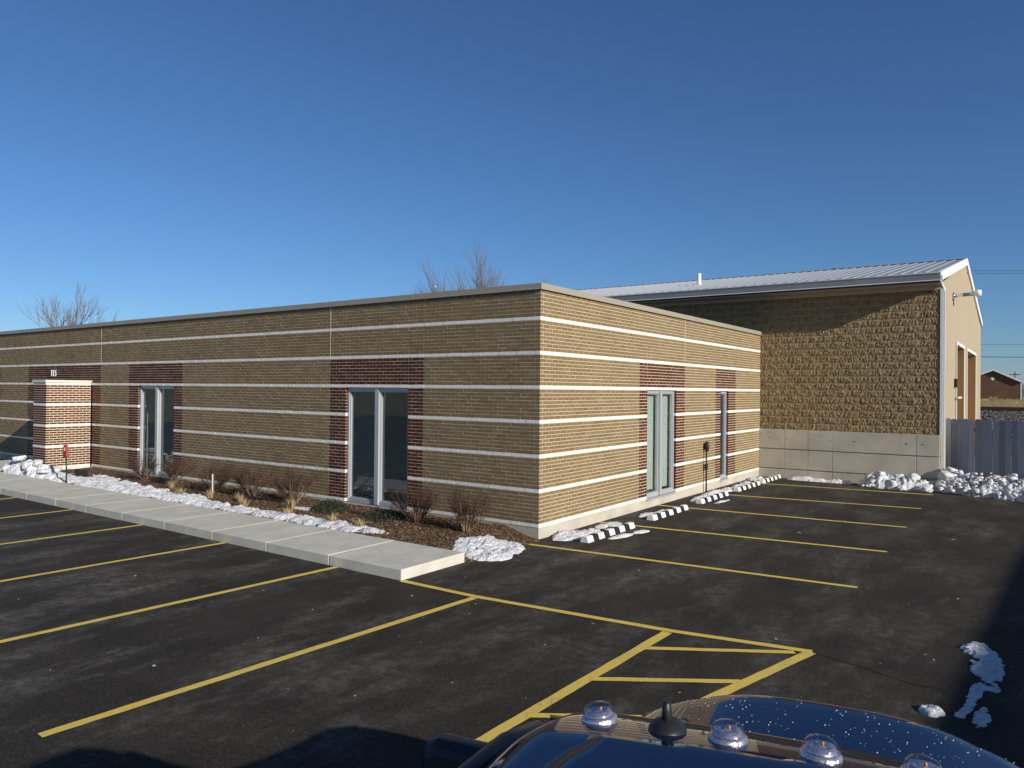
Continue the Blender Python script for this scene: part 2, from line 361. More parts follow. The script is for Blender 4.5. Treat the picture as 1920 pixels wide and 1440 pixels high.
# zones in half-brick units along each wall: (from, to) red zone, (from, to) opening
U = BL/2
FZ = [((27,54), (31,49)), ((111,138), (115,133)), ((154,203), (159,198)), ((225,252), (229,248))]
SZ = [((39,64), (43,59)), ((85,101), (89,95))]
NC = 62; FL = 26.0; SL = YH - 0.02
ztop = ZB + (NC-0.5)*CH
def course_bricks(i, side):
    """list of (a, b, colour) along the wall measured from the corner"""
    L = SL if side else FL; par = (i + side) % 2          # par 0: this wall owns the corner
    st = 0.0 if par == 0 else BL/2
    ed = [st]; x = st
    if par == 1: pass
    while x < L: x += BL; ed.append(min(x, L))
    zones = SZ if side else FZ
    cuts = sorted({q_*U for r_, o_ in zones for q_ in (*r_, *o_)})
    out = []
    for a, b_ in zip(ed[:-1], ed[1:]):
        cs = [a] + [c_ for c_ in cuts if a+.02 < c_ < b_-.02] + [b_]
        for p0, p1 in zip(cs[:-1], cs[1:]):
            mid = (p0+p1)/2; col = 'tan'; opn = False
            for (r0, r1), (o0, o1) in zones:
                if r0*U < mid < r1*U and i < 45: col = 'red'
                if o0*U < mid < o1*U and i < 36: opn = True
            if opn or p1-p0 < .03: continue
            if i % 9 == 0: col = 'white'
            e0 = 0 if p0 == 0 and par == 0 else J/2; e1 = J/2
            for (r0, r1), (o0, o1) in zones:
                if i < 36:
                    if abs(p0-o1*U) < .03: e0 = 0; p0 = o1*U
                    if abs(p1-o0*U) < .03: e1 = 0; p1 = o0*U
            out.append((p0+e0, p1-e1, col))
    return out
front = MB(); side_ = MB()
def backing(mb, side):
    zones = SZ if side else FZ; L = SL if side else FL; G = 0.012; D = 0.0035
    us = {0.0+D, L}
    for (r0, r1), (o0, o1) in zones: us |= {r0*U, r1*U, o0*U-G, o1*U+G}
    us = sorted(us); zz = [0.2, ZB+35.5*CH+.012, ZB+44.5*CH, ztop]
    def P(u, d, z): return (-d, u, z) if side else (-u, d, z)
    for a, b_ in zip(us[:-1], us[1:]):
        for k in range(3):
            mid = (a+b_)/2; mt = 0
            if k == 0 and any(o0*U-G < mid < o1*U+G for r_, (o0, o1) in zones): continue
            if k < 2 and any(r0*U < mid < r1*U for (r0, r1), o_ in zones): mt = 1
            q = [P(a,D,zz[k]), P(b_,D,zz[k]), P(b_,D,zz[k+1]), P(a,D,zz[k+1])]
            mb.quad(*(q if side else q[::-1]), m=mt)
    for r_, (o0, o1) in zones:
        a, b_ = o0*U-G, o1*U+G; z1 = zz[1]
        for u in (a, b_): mb.quad(P(u,D,.2), P(u,.16,.2), P(u,.16,z1), P(u,D,z1), m=1)
        mb.quad(P(a,D,z1), P(b_,D,z1), P(b_,.16,z1), P(a,.16,z1), m=1)
        mb.quad(P(a,D,.2), P(b_,D,.2), P(b_,.16,.2), P(a,.16,.2), m=1)
backing(front, 0); backing(side_, 1)
# remaining faces of the building body: parapet top, inner roof, back and far ends
for mb_ in (front,):
    mb_.quad((-FL,0.006,0.2),(-FL,YH,0.2),(-FL,YH,ztop),(-FL,0.006,ztop))
    mb_.quad((-FL,0.3,4.1),(-.3,0.3,4.1),(-.3,0.3,ztop),(-FL,0.3,ztop))
side_.quad((-.3,0.3,4.1),(-.3,SL,4.1),(-.3,SL,ztop),(-.3,0.3,ztop))
m = MB(); m.box(-FL, 0.302, 4.05, -0.302, YH-.05, 4.15); m.obj('flat_roof', plain('roof_membrane', (0.05,0.05,0.05), 0.9, 0.3, 0.7, 20), office)
fwall = front.obj('front_wall', [MORT, MORTR], office)
swall = side_.obj('side_wall', [MORT, MORTR], office)
allb = []
for side in (0, 1):
    for i in range(NC):
        zc = ZB + i*CH
        for a, b_, col in course_bricks(i, side):
            mid = (a+b_)/2; h = CH/2 - J/2
            jit = random.uniform(-.0018, .0018)
            c_ = Vector((jit, mid, zc)) if side else Vector((-mid, -jit, zc))
            if not side and mid < .2 or side and mid < .12: 
                c_ = Vector((0, mid, zc)) if side else Vector((-mid, 0, zc))
            allb.append((side, col, c_, round(b_-a, 4), h, (c_-CAM).length))
brick_meshes = {}
def brick_mesh(side, col, L, h):
    k = (side, col, L)
    if k not in brick_meshes:
        m = MB()
        if side: m.box(-BD, -L/2, -h, 0, L/2, h)
        else: m.box(-L/2, 0, -h, L/2, BD, h)
        brick_meshes[k] = m.mesh('brick', MB_[col, side])
    return brick_meshes[k]
for col, nm in (('tan','brick'), ('red','red_brick'), ('white','white_brick')):
    L_ = sorted((t for t in allb if t[1] == col), key=lambda t: t[5])
    for side, _, c_, ln, h, d in L_[:300]:
        link(nm, brick_mesh(side, col, ln, h), swall if side else fwall, c_)
    for side in (0, 1):
        m = MB()
        for s_, _, c_, ln, h, d in L_[300:]:
            if s_ != side: continue
            if side: m.box(c_.x-BD, c_.y-ln/2, c_.z-h, c_.x, c_.y+ln/2, c_.z+h)
            else: m.box(c_.x-ln/2, c_.y, c_.z-h, c_.x+ln/2, c_.y+BD, c_.z+h)
        if m.f: tag(m.obj(nm + '_courses', MB_[col, side], swall if side else fwall), kind='stuff')
# caulked control joints
CAULK = plain('pale_caulk', (0.62,0.57,0.44), 0.9, 0.08, 3, 40)
for x in (-54*U, -154*U):
    m = MB(); m.box(x-.008, -.0025, ZB+45.5*CH, x+.008, .01, ztop); m.obj('control_joint', CAULK, fwall)
m = MB(); m.box(-.01, 64*U-.008, ZB+45.5*CH, .0025, 64*U+.008, ztop); m.obj('control_joint', CAULK, swall)
# foundation
m = MB(); m.box(-FL, 0.008, -0.3, -0.008, SL, 0.2); m.obj('foundation', CONC, office)
# coping
seg = 3.05; x = 0.035; k = 0
while x > -FL:
    a = max(x-seg, -FL); 
    m = MB(); m.box(a+.002, -.035, ztop+.004, x-.002 if k else x, .33, ztop+.108)
    m.box(a+.002, -.045, ztop-.006, x-.002 if k else x+.009, -.0352, ztop+.012)
    m.obj('coping', COPE, office, bevel=0.004); x = a; k += 1
y = 0.332
while y < SL:
    b_ = min(y+seg, SL)
    m = MB(); m.box(-.33, y+.002, ztop+.004, .0352, b_-.002, ztop+.1082)
    m.box(.0354, (y if y > .4 else -.045), ztop-.006, .0452, b_-.002, ztop+.012)
    m.obj('coping', COPE, office, bevel=0.004); y = b_
m = MB(); m.box(.0352, -.036, ztop+.0125, .0372, .335, ztop+.1075); m.obj('coping', COPE, office)
# windows
def window(side, o0, o1, panes, blind=False, lab=None):
    a, b_ = o0*U+.004, o1*U-.004; z0, z1 = .205, ZB+35.5*CH-.002; d0, d1 = .055, .15
    def B(mb, u0, dd0, zz0, u1, dd1, zz1, m=0):
        if side: mb.box(-dd1, u0, zz0, -dd0, u1, zz1, m)
        else: mb.box(-u1, dd0, zz0, -u0, dd1, zz1, m)
    fr = MB(); fw = .05
    B(fr, a, d0, z0, a+fw, d1, z1); B(fr, b_-fw, d0, z0, b_, d1, z1)
    B(fr, a+fw, d0+.002, z1-.06, b_-fw, d1-.002, z1); B(fr, a+fw, d0+.002, z0, b_-fw, d1-.002, z0+.07)
    f_ = fr.obj('window', ALU, office)
    if lab: f_['label'] = lab
    n_ = panes; edges = [a+fw + (b_-a-2*fw)*k_/n_ for k_ in range(n_+1)]
    for k_ in range(1, n_):
        m = MB(); B(m, edges[k_]-.055, d0-.03, z0+.002, edges[k_]+.055, d1+.003, z1-.002); m.obj('mullion', ALU, f_)
    for k_ in range(n_):
        u0 = edges[k_] + (.055 if k_ else 0); u1 = edges[k_+1] - (.055 if k_ < n_-1 else 0)
        s_ = MB()
        for q in ((u0, z0+.07, u0+.028, z1-.06), (u1-.028, z0+.07, u1, z1-.06), (u0+.028, z0+.07, u1-.028, z0+.10), (u0+.028, z1-.088, u1-.028, z1-.06)):
            B(s_, q[0], d0+.022, q[1], q[2], d1-.012, q[3])
        s_.obj('sash', ALU, f_)
        m = MB(); B(m, u0+.02, .118, z0+.09, u1-.02, .122, z1-.08); m.obj('pane', GLASS, f_)
        if blind:
            m = MB(); B(m, u0+.0, .20, z0+.14, u1-.0, .204, z1-.10); m.obj('blind', BLIND, f_)
    sl = MB()
    if side: sl.prism([(0,.165),(.03,.165),(.03,.178),(-.06,.204),(-.15,.204),(-.15,.165)], lambda p_, k_: (p_[0], (a-.02, b_+.02)[k_], p_[1]))
    else: sl.prism([(0,.165),(.03,.165),(.03,.178),(-.06,.204),(-.15,.204),(-.15,.165)], lambda p_, k_: ((-a+.02, -b_-.02)[k_], -p_[0], p_[1]))
    sl.obj('sill', ALU, f_, recalc=True)
    # room behind the glass
    rm = MB(); D0, D1 = .17, 2.2; A, B2 = a-.3, b_+.3
    def P(u, d, z): return (-d, u, z) if side else (-u, d, z)
    z2 = z1+.2
    rm.quad(P(A,D0,.1),P(B2,D0,.1),P(B2,D1,.1),P(A,D1,.1)); rm.quad(P(A,D0,z2),P(B2,D0,z2),P(B2,D1,z2),P(A,D1,z2))
    rm.quad(P(A,D1,.1),P(B2,D1,.1),P(B2,D1,z2),P(A,D1,z2))
    for u in (A, B2): rm.quad(P(u,D0,.1),P(u,D1,.1),P(u,D1,z2),P(u,D0,z2))
    rm.obj('room', ROOM, f_)
window(0, 31, 49, 2); window(0, 115, 133, 2); window(0, 159, 198, 4); window(0, 229, 248, 2)
window(1, 43, 59, 2, True); window(1, 89, 95, 1)
# wing wall by the entrance
WX0, WX1, WY = -17.03, -16.2, -1.26
wm = MB(); wm.box(WX0+.006, WY+.006, 0.02, WX1-.006, -.02, ZB+36.4*CH)
wing = wm.obj('wing_wall', MORTR, office)
for col in ('red', 'white'):
    for face in (0, 1, 2):
        m = MB()
        for i in range(0, 37):
            if (i % 9 == 0) != (col == 'white'): continue
            zc = ZB+i*CH; h = CH/2-(.0115 if col == 'red' else .004); off = BL/2*((i) % 2)
            L = (WX1-WX0) if face == 1 else -WY-.0
            u = -off
            while u < L:
                a, b_ = max(u, 0), min(u+BL, L)
                if b_-a > .03:
                    a2 = a if a == 0 else a+.0065; b2 = b_ if b_ >= L else b_-.0065
                    if face == 0: m.box(WX1-.05, WY+a2+.001, zc-h, WX1, WY+b2-(0.02 if b_ >= L else 0), zc+h)
                    elif face == 1: m.box(WX1-b2, WY, zc-h, WX1-a2-(.0505 if a == 0 else 0), WY+.05, zc+h)
                    else: m.box(WX0, WY+.051+a2*.95, zc-h, WX0+.05, WY+.051+b2*.95-.0, zc+h)
                u += BL
        tag(m.obj(col + '_brick_courses', MB_[col, 0 if face == 1 else 1], wing), kind='stuff')
m = MB(); m.box(WX0-.03, WY-.03, ZB+36.5*CH, WX1+.03, -.003, ZB+36.5*CH+.075); m.obj('cap', plain('cap_stone', (0.66,0.62,0.52), 0.8, 0.1, 3, 40), wing, bevel=.006)
# street number 115 on the lintel
def numeral(ch, x):
    m = MB(); h, d = .20, .012; z = 2.92; y0, y1 = -.022, -.004
    if ch == '1':
        m.box(x+.032, y0, z, x+.062, y1, z+h); m.box(x+.006, y0, z+h-.055, x+.0318, y1, z+h-.025)
    else:
        m.box(x, y0, z+h-.03, x+.095, y1, z+h); m.box(x, y0, z+.115, x+.028, y1, z+h-.0302)
        m.box(x+.0282, y0, z+.115, x+.075, y1, z+.142); m.box(x+.068, y0, z+.03, x+.098, y1, z+.1148); m.box(x, y0, z, x+.085, y1, z+.0298)
    return m.obj('numeral', STOPW, fwall)
for ch, x in (('1', -18.90), ('1', -18.77), ('5', -18.64)): numeral(ch, x)

# ================================================================== HALL
hall = thing('block_hall', 'tall hall of brown split-face block on a grey concrete base with a ribbed metal roof', 'building')
ZBT = 1.48; ZE = 5.60; YF = 28.8; YR_ = 20.6; ZR = 7.52
m = MB()
m.box(XHL, YH+.0, 0, XHR-.004, YH+.3, ZE)                       # mortar face behind the blocks
bw = m.obj('block_wall', CMUJ, hall)
def block_mesh(seed, L, H=.2032-.010):
    rs = random.Random(seed); m = MB(); nx, nz = 13, 6
    def fn(u, v):
        rim = u < .001 or u > .999 or v < .001 or v > .999
        d = rs.uniform(.003, .007) if rim else .004 + .021*rs.random()
        ju, jv = (0, 0) if rim else (rs.uniform(-.035,.035), rs.uniform(-.06,.06))
        return (L*(u+ju-.5), -max(d, .001), H*(v+jv-.5))
    m.grid(fn, frange(0,1,nx), frange(0,1,nz), sm=False)
    for a, b_, c_, d_ in (((-L/2,0,-H/2),(L/2,0,-H/2),(L/2,.02,-H/2),(-L/2,.02,-H/2)), ((-L/2,0,H/2),(L/2,0,H/2),(L/2,.02,H/2),(-L/2,.02,H/2)),
                          ((-L/2,0,-H/2),(-L/2,.02,-H/2),(-L/2,.02,H/2),(-L/2,0,H/2)), ((L/2,0,-H/2),(L/2,.02,-H/2),(L/2,.02,H/2),(L/2,0,H/2))):
        m.quad(a, b_, c_, d_)
    return m.mesh('block', CMU)
var_full = [block_mesh(k, .4064-.010) for k in range(14)]
blk = []
nrow = int((ZE-ZBT)/.2032)
for r in range(nrow+1):
    zc = ZBT + (r+.5)*.2032
    if zc + .09 > ZE: continue
    x = XHR - .005 - (.2032 if r % 2 else 0)
    if r % 2: blk.append((XHR-.005-.1016, zc, .2032-.010))
    while x > -10:
        xc = x-.2032
        if xc > -.3 or zc > 4.2: blk.append((xc, zc, .3964))
        x -= .4064
blk.sort(key=lambda t: -t[0])
half = [block_mesh(40+k, .2032-.010) for k in range(4)]
rb = random.Random(5); rest = MB()
for k, (xc, zc, L) in enumerate(blk):
    me = rb.choice(var_full) if L > .3 else rb.choice(half)
    if k < 300: link('block', me, bw, (xc, YH, zc))
    else:
        o_ = len(rest.v); rest.v += [(v.co.x+xc, v.co.y+YH, v.co.z+zc) for v in me.vertices]
        for pl in me.polygons: rest.f.append(tuple(o_+i for i in pl.vertices)); rest.m.append(0); rest.sm.append(False)
if rest.f: tag(rest.obj('block_courses', CMU, bw), kind='stuff')
# concrete base, cast in panels
base = MB(); base.box(XHL, YH-.045, -.3, XHR+.0, YH+.3, ZBT-.012); cb = base.obj('concrete_base', CONC, hall)
xs = [-.05, .76, 1.46, 2.16, 4.35, XHR+.02]; zs = [(-.05,.266), (.294,.868), (.898,ZBT)]
for a, b_ in zip(xs[:-1], xs[1:]):
    for q0, q1 in zs:
        m = MB(); m.box(a+.006, YH-.10+random.uniform(0,.003), q0, b_-.006, YH-.005, q1); m.obj('panel', CONC, cb, bevel=.006)
m = MB()
for x in (.35,.85,1.52,2.1,2.75,4.1,4.5):
    m.lathe([(.018,-.1035),(.018,-.09),(0.0001,-.1036)], 8, (x, YH, 1.21), axis='y')
m.obj('form_ties', BLK, cb)
# gable end and far walls
gab = [(YH+.3, 0), (YF, 0), (YF, ZE+.05), (YR_, ZR-.12), (YH, ZE+.05), (YH, ZE), (YH+.3, ZE)]
OPS = [(17.1, 19.95, 4.22), (21.3, 25.7, 4.22)]
gw = MB()
ys = sorted({YH+.3, YF, YR_} | {v for o_ in OPS for v in o_[:2]})
def roofz(y): return ZE+.05 + (ZR-.12-ZE-.05)*((y-YH)/(YR_-YH) if y < YR_ else (YF-y)/(YF-YR_))
def ribbed(mb, x, y0, y1, z0, z1f):
    """vertical ribbed siding on the gable"""
    y = y0
    while y < y1-.001:
        yb = min(y+.3048, y1); prof = [(y,0),(y+.225,0),(y+.24,.028),(y+.275,.028),(y+.29,0),(yb,0)]
        prof = [(min(a, yb), b_) for a, b_ in prof]
        for (a, da), (b_, db) in zip(prof[:-1], prof[1:]):
            if b_-a < 1e-5: continue
            mb.quad((x+da,a,z0),(x+db,b_,z0),(x+db,b_,z1f(b_)),(x+da,a,z1f(a)))
        y = yb
prev = YH+.02
for y0, y1, zt in OPS:
    ribbed(gw, XHR, prev, y0, 0.05, roofz)
    ribbed(gw, XHR, y0, y1, zt, roofz); prev = y1
ribbed(gw, XHR, prev, YF, 0.05, roofz)
gw.quad((XHL,YH+.3,0),(XHL,YF,0),(XHL,YF,ZE),(XHL,YH+.3,ZE)); gw.quad((XHL,YF,0),(XHR,YF,0),(XHR,YF,ZE+.05),(XHL,YF,ZE+.05))
gwall = gw.obj('gable_wall', SIDING, hall)
for y0, y1, zt in OPS:
    d = MB(); nsec = 7
    d.box(XHR-.36, y0-.1, 0, XHR-.32, y1+.1, zt+.1)
    od_ = d.obj('overhead_door', SIDING, hall)
    for k in range(nsec):
        s_ = MB(); s_.box(XHR-.318, y0, zt*k/nsec+.008, XHR-.30, y1, zt*(k+1)/nsec-.008); s_.obj('door_section', SIDING, od_)
    j_ = MB()
    j_.box(XHR-.30, y0-.05, 0, XHR+.02, y0-.001, zt); j_.box(XHR-.30, y1+.001, 0, XHR+.02, y1+.05, zt); j_.box(XHR-.30, y0-.05, zt+.001, XHR+.02, y1+.05, zt+.06)
    j_.obj('jamb', JAMB, od_)
    t_ = MB(); t_.box(XHR+.03, y0-.13, 0, XHR+.045, y0-.002, zt+.1); t_.box(XHR+.03, y1+.002, 0, XHR+.045, y1+.13, zt+.1); t_.box(XHR+.03, y0, zt+.002, XHR+.045, y1, zt+.1)
    t_.obj('door_trim', TRIMW, od_)
# roof panels, three ribs to each
OV = .57; ye = YH-OV; slope = (ZR-5.90)/(YR_-ye)
def panel_mesh(sgn, run):
    m = MB(); W = .9144
    for k in range(3):
        x = k*.3048; prof = [(x,0),(x+.25,0),(x+.265,.022),(x+.28,.022),(x+.295,0),(x+.3048,0)]
        for (a, da), (b_, db) in zip(prof[:-1], prof[1:]):
            m.quad((a,0,da),(b_,0,db),(b_,sgn*run,db+run*slope),(a,sgn*run,da+run*slope))
            m.quad((a,0,-.02),(b_,0,-.02),(b_,0,db),(a,0,da))
    return m.mesh('roof_panel', ROOFM)
run = YR_-ye
rf = MB(); rf.quad((XHL,ye+.02,5.84),(XHR,ye+.02,5.84),(XHR,YR_,ZR-.06),(XHL,YR_,ZR-.06)); rf.quad((XHL,2*YR_-ye,5.84),(XHR,2*YR_-ye,5.84),(XHR,YR_,ZR-.06),(XHL,YR_,ZR-.06))
roof = rf.obj('roof', ROOFM, hall)
pm = panel_mesh(1, run); pm2 = panel_mesh(-1, run); x = XHR-.9144+.03
while x > XHL:
    link('roof_panel', pm, roof, (x, ye, 5.90)); link('roof_panel', pm2, roof, (x, 2*YR_-ye, 5.90)); x -= .9144
m = MB(); m.prism([(YR_-.17, ZR+.002), (YR_, ZR+.045), (YR_+.17, ZR+.002), (YR_+.17, ZR-.004), (YR_, ZR+.03), (YR_-.17, ZR-.004)], lambda p_, k: ((XHL, XHR+.06)[k], *p_)); m.obj('ridge_cap', ROOFM, roof, recalc=True)
# gutter: hung box with rolled lips
m = MB(); prof = [(ye-.10,5.865),(ye-.125,5.865),(ye-.125,5.84),(ye-.115,5.83),(ye-.10,5.69),(ye-.105,5.685),(ye-.105,5.66),(ye-.06,5.655),(ye-.0,5.655),(ye-.0,5.87),(ye-.012,5.87),(ye-.012,5.672),(ye-.09,5.672)]
m.prism(prof, lambda p_, k: ((XHL, XHR+.05)[k], *p_)); gut = m.obj('gutter', plain('gutter_metal', (0.24,0.255,0.275), 0.45, 0.08, 1, 30, 0.02), hall, recalc=True)
for z_ in (5.872, 5.668):
    m = MB(); m.box(XHL, ye-.132, z_-.008, XHR+.052, ye-.1265, z_+.012); m.obj('gutter_lip', TRIMW, gut)
m = MB(); m.box(XHL, ye+.002, 5.60, XHR+.02, YH-.0, 5.625); m.obj('soffit', BEIGE, hall)
m = MB(); m.box(XHL, YH-.075, 5.485, XHR+.0, YH-.05, 5.598); m.obj('frieze', BEIGE, hall)
# corner trim, downspout, rake trims, wall light
m = MB(); m.box(XHR+.002, YH-.03, ZBT, XHR+.06, YH+.12, ZE); m.obj('corner_trim', TRIMW, hall)
m = MB(); m.box(XHR+.052, ye-.06, 5.62, XHR+.11, ye+.02, 5.80); m.tube([(XHR+.05,ye,5.66),(XHR+.05,YH-.06,5.60),(XHR+.085,YH+.02,5.5),(XHR+.09,YH+.02,5.4)], .034, 8); m.box(XHR+.063, YH-.02, .25, XHR+.115, YH+.05, 5.45); m.obj('downspout', TRIMW, hall)
for s_, yy in ((1, ye), (-1, 2*YR_-ye)):
    m = MB()
    for dz, w_ in ((-.24,.0), ):
        m.prism([(yy,5.91),(YR_,ZR+.03),(YR_,ZR-.22),(yy,5.66)], lambda p_, k: ((XHR+.032, XHR+.075)[k], *p_))
    m.obj('rake_trim', TRIMW, hall, recalc=True)
m = MB(); m.tube([(XHR+.02,15.8,5.66),(XHR+.62,15.85,5.70)], .055, 10); m.box(XHR+.028, 15.7, 5.55, XHR+.06, 15.9, 5.77); wl = m.obj('wall_light', CHR, hall)
m = MB(); m.lathe([(.001,-.1),(.09,-.09),(.115,0),(.09,.09),(.001,.1)], 12, (XHR+.68,15.86,5.71), axis='x'); m.obj('lamp_head', TRIMW, wl)
m = MB(); m.tube([(XHR+.045,15.78,5.6),(XHR+.045,15.78,5.36)], .015, 6); m.obj('lamp_shadow', BLK, wl)  # black tube standing in for the wall light's shadow on the siding
m = MB(); m.box(XHR+.03,16.3,2.82,XHR+.10,16.52,3.1); m.obj('key_switch', BLK, hall)
m = MB(); m.tube([(XHR+.02,16.7,2.5),(XHR+.16,16.7,2.5),(XHR+.16,17.0,2.5)], .035, 8); m.obj('pull_handle', TRIMW, hall)
# plumbing vent through the roof
vz = 5.9 + (16-ye)*slope
m = MB(); m.lathe([(.12,-.05),(.11,.02),(.075,.03),(.075,.42),(.07,.42),(.07,.3)], 14, (-3.37,16,vz)); tag(m.obj('vent_pipe', TRIMW, hall))

# ================================================================== WHEEL STOPS
def wheel_stop(x, y0, L, label):
    t = thing('wheel_stop', label, 'wheel stop', (x, y0, 0), 0, 'striped wheel stops along the side wall')
    prof = [(-.08,0),(.08,0),(.05,.088),(.04,.098),(-.04,.098),(-.05,.088)]
    m = MB(); m.prism(prof, lambda p_, k: (p_[0], (0, L)[k], p_[1]+.002)); m.obj('rubber_body', STOPB, t, recalc=True)
    n_ = 5; w_ = L/(2*n_-1)
    for k in range(n_):
        s_ = MB(); a, b_ = 2*k*w_, (2*k+1)*w_
        s_.prism([(q[0]*1.035+.0005, q[1]*1.025+.003) for q in prof], lambda p_, kk: (p_[0], (a-(.004 if k == 0 else 0), b_+(.004 if k == n_-1 else 0))[kk], p_[1]))
        s_.obj('white_stripe', STOPW, t, recalc=True)
    return t
for x, y0, L, lab in ((.76,.28,1.80,'striped black and white wheel stop nearest the corner, by the bright snow patch'), (.72,3.02,1.80,'striped wheel stop in front of the wide pale side window'),
                      (.66,5.80,1.80,'striped wheel stop in the middle of the row, in front of the thin black post'), (.64,8.45,1.80,'striped wheel stop in front of the narrow dark side window'),
                      (.62,10.66,1.72,'farthest striped wheel stop, by the concrete base of the hall')):
    wheel_stop(x, y0, L, lab)

# ================================================================== THIN POST AGAINST SIDE WALL
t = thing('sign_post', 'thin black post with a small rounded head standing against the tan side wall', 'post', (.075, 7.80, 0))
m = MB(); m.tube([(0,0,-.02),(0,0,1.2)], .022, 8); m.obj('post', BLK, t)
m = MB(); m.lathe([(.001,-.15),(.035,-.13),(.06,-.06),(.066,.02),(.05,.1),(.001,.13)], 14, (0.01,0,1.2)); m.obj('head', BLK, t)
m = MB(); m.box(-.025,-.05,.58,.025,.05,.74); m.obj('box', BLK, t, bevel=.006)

# ================================================================== FENCE
fa = Vector((4.99, 13.12, 0)); fdir = Vector((1.0, -.27, 0)).normalized(); fn_ = Vector((-fdir.y, fdir.x, 0))
fence = thing('picket_fence', 'grey weathered board fence with dog-eared tops behind the snow bank', 'fence', fa, math.atan2(fdir.y, fdir.x))
rp = random.Random(11)
for k in range(30):
    wd = .137; x0 = k*.1455; z1 = 1.94 + rp.uniform(-.012,.012); cx = .028
    m = MB(); m.prism([(x0,.03),(x0+wd,.03),(x0+wd,z1-.03),(x0+wd-cx,z1),(x0+cx,z1),(x0,z1-.03)], lambda p_, kk: (p_[0], (0,.017)[kk]+rp.uniform(0,.002), p_[1]))
    o = m.obj('picket', FENCE, fence, recalc=True); o.rotation_euler = (rp.uniform(-.006,.006), rp.uniform(-.005,.005), 0)
for z in (.35, 1.0, 1.6):
    m = MB(); m.box(0,.021,z,4.4,.06,z+.09); m.obj('rail', FENCE, fence)
for x in (0.06, 2.4):
    m = MB(); m.box(x,.062,0,x+.09,.15,1.9); m.obj('post', FENCE, fence)

# ================================================================== PLANTING BED
def bedz(x, y):
    z = .10 + .07*max(0, min(1, (y+2.1)/2.1)) + .018*fbm(x*2.2, y*2.2) + .012*fbm(x*9, y*9)
    k = max(0, min(1, (0.05-x)/.9)); k = k*k*(3-2*k)
    return z*k + .004*(1-k) + (0 if k > .02 else -.01)
bx = frange(-17.55, .14, 220); by = frange(-2.10, .006, 30)
m = MB(); m.grid(lambda x, y: (x, y, bedz(x, y)), bx, by)
bed = tag(m.obj('mulch_bed', MULCH), kind='structure')
m = MB(); rc = random.Random(21)
for k in range(15000):
    x = .1 - 10.5*rc.random()**1.6 if k % 4 else rc.uniform(-16, 0); y = rc.uniform(-2.09, -.01)
    z = bedz(x, y); s_ = rc.uniform(.012,.034); a = rc.uniform(0,6.28); tx, ty = rc.uniform(-.6,.6), rc.uniform(-.6,.6)
    d = Vector((math.cos(a), math.sin(a), tx))*s_; e = Vector((-math.sin(a), math.cos(a), ty))*s_*rc.uniform(.25,.5); c_ = Vector((x, y, z+.006))
    m.quad(c_-d-e, c_+d-e, c_+d+e, c_-d+e)
tag(m.obj('mulch_chips', CHIP, bed), kind='stuff')

# ================================================================== SNOW
def snow_patch(name, label, blobs, h, cell=.035, base=None, rough=.35, seed=0, cat='snow', group=None, chunk=1.0, amp=1.0):
    """blobs: (x, y, rx, ry, rot, weight)"""
    x0 = min(b[0]-max(b[2],b[3]) for b in blobs)-.1; x1 = max(b[0]+max(b[2],b[3]) for b in blobs)+.1
    y0 = min(b[1]-max(b[2],b[3]) for b in blobs)-.1; y1 = max(b[1]+max(b[2],b[3]) for b in blobs)+.1
    nx = int((x1-x0)/cell)+2; ny = int((y1-y0)/cell)+2
    H = {}
    def hh(x, y):
        best = -1
        for bx_, by_, rx, ry, rot, wt in blobs:
            dx, dy = x-bx_, y-by_; c, s = math.cos(rot), math.sin(rot)
            u, v = (dx*c+dy*s)/rx, (-dx*s+dy*c)/ry
            best = max(best, (1-(u*u+v*v))*wt)
        n1 = fbm(x*3.1+seed, y*3.1, seed*.7, 3); n2 = fbm(x*11+seed, y*11, seed, 3)
        val = best + rough*(n1*.8+n2*.45)
        if val <= 0: return -.03
        v = min(1, val)**.55
        return h*v*(.68+amp*(.5*noise.noise((x*5*chunk+seed, y*5*chunk, 1.3))+.38*noise.noise((x*13*chunk, y*13*chunk+seed, 4.1)) + .34*noise.noise((x*29*chunk, y*29*chunk+seed, 7.1))))
    xs_ = [x0+i*(x1-x0)/(nx-1) for i in range(nx)]; ys_ = [y0+j*(y1-y0)/(ny-1) for j in range(ny)]
    idx = {}; mb = MB()
    hg = [[hh(x, y) for y in ys_] for x in xs_]
    def vid(i, j):
        if (i, j) not in idx:
            z = hg[i][j]; b = base(xs_[i], ys_[j]) if base else 0
            idx[i, j] = len(mb.v); mb.v.append((xs_[i], ys_[j], b+z))
        return idx[i, j]
    for i in range(nx-1):
        for j in range(ny-1):
            if max(hg[i][j], hg[i+1][j], hg[i][j+1], hg[i+1][j+1]) > 0:
                mb.f.append((vid(i,j), vid(i+1,j), vid(i+1,j+1), vid(i,j+1))); mb.m.append(0); mb.sm.append(True)
    o = mb.obj(name, SNOW)
    return tag(o, label, cat, group)
G1 = 'thin snow patches left along the side wall'
snow_patch('snow_strip', 'long strip of old snow along the back edge of the sidewalk in the mulch bed',
    [(-13.6,-1.45,1.6,.58,0,1),(-11.9,-1.55,1.5,.52,-.05,1),(-10.2,-1.62,1.3,.42,-.04,1),(-8.7,-1.62,1.2,.36,0,1),(-7.4,-1.72,.9,.27,0,1),(-6.2,-1.75,.8,.22,0,.95),(-5.0,-1.72,.8,.25,.05,1),(-4.05,-1.72,.7,.25,0,1),(-3.2,-1.72,.75,.28,0,1),(-2.45,-1.72,.45,.16,.1,.9)],
    .085, .032, base=lambda x, y: bedz(x, y)+.003, rough=1.0, seed=3)
snow_patch('snow_patch', 'small snow patch on the mulch beside the low dark evergreen', [(-5.15,-.95,.32,.10,.1,1)], .06, .03, base=bedz, seed=8)
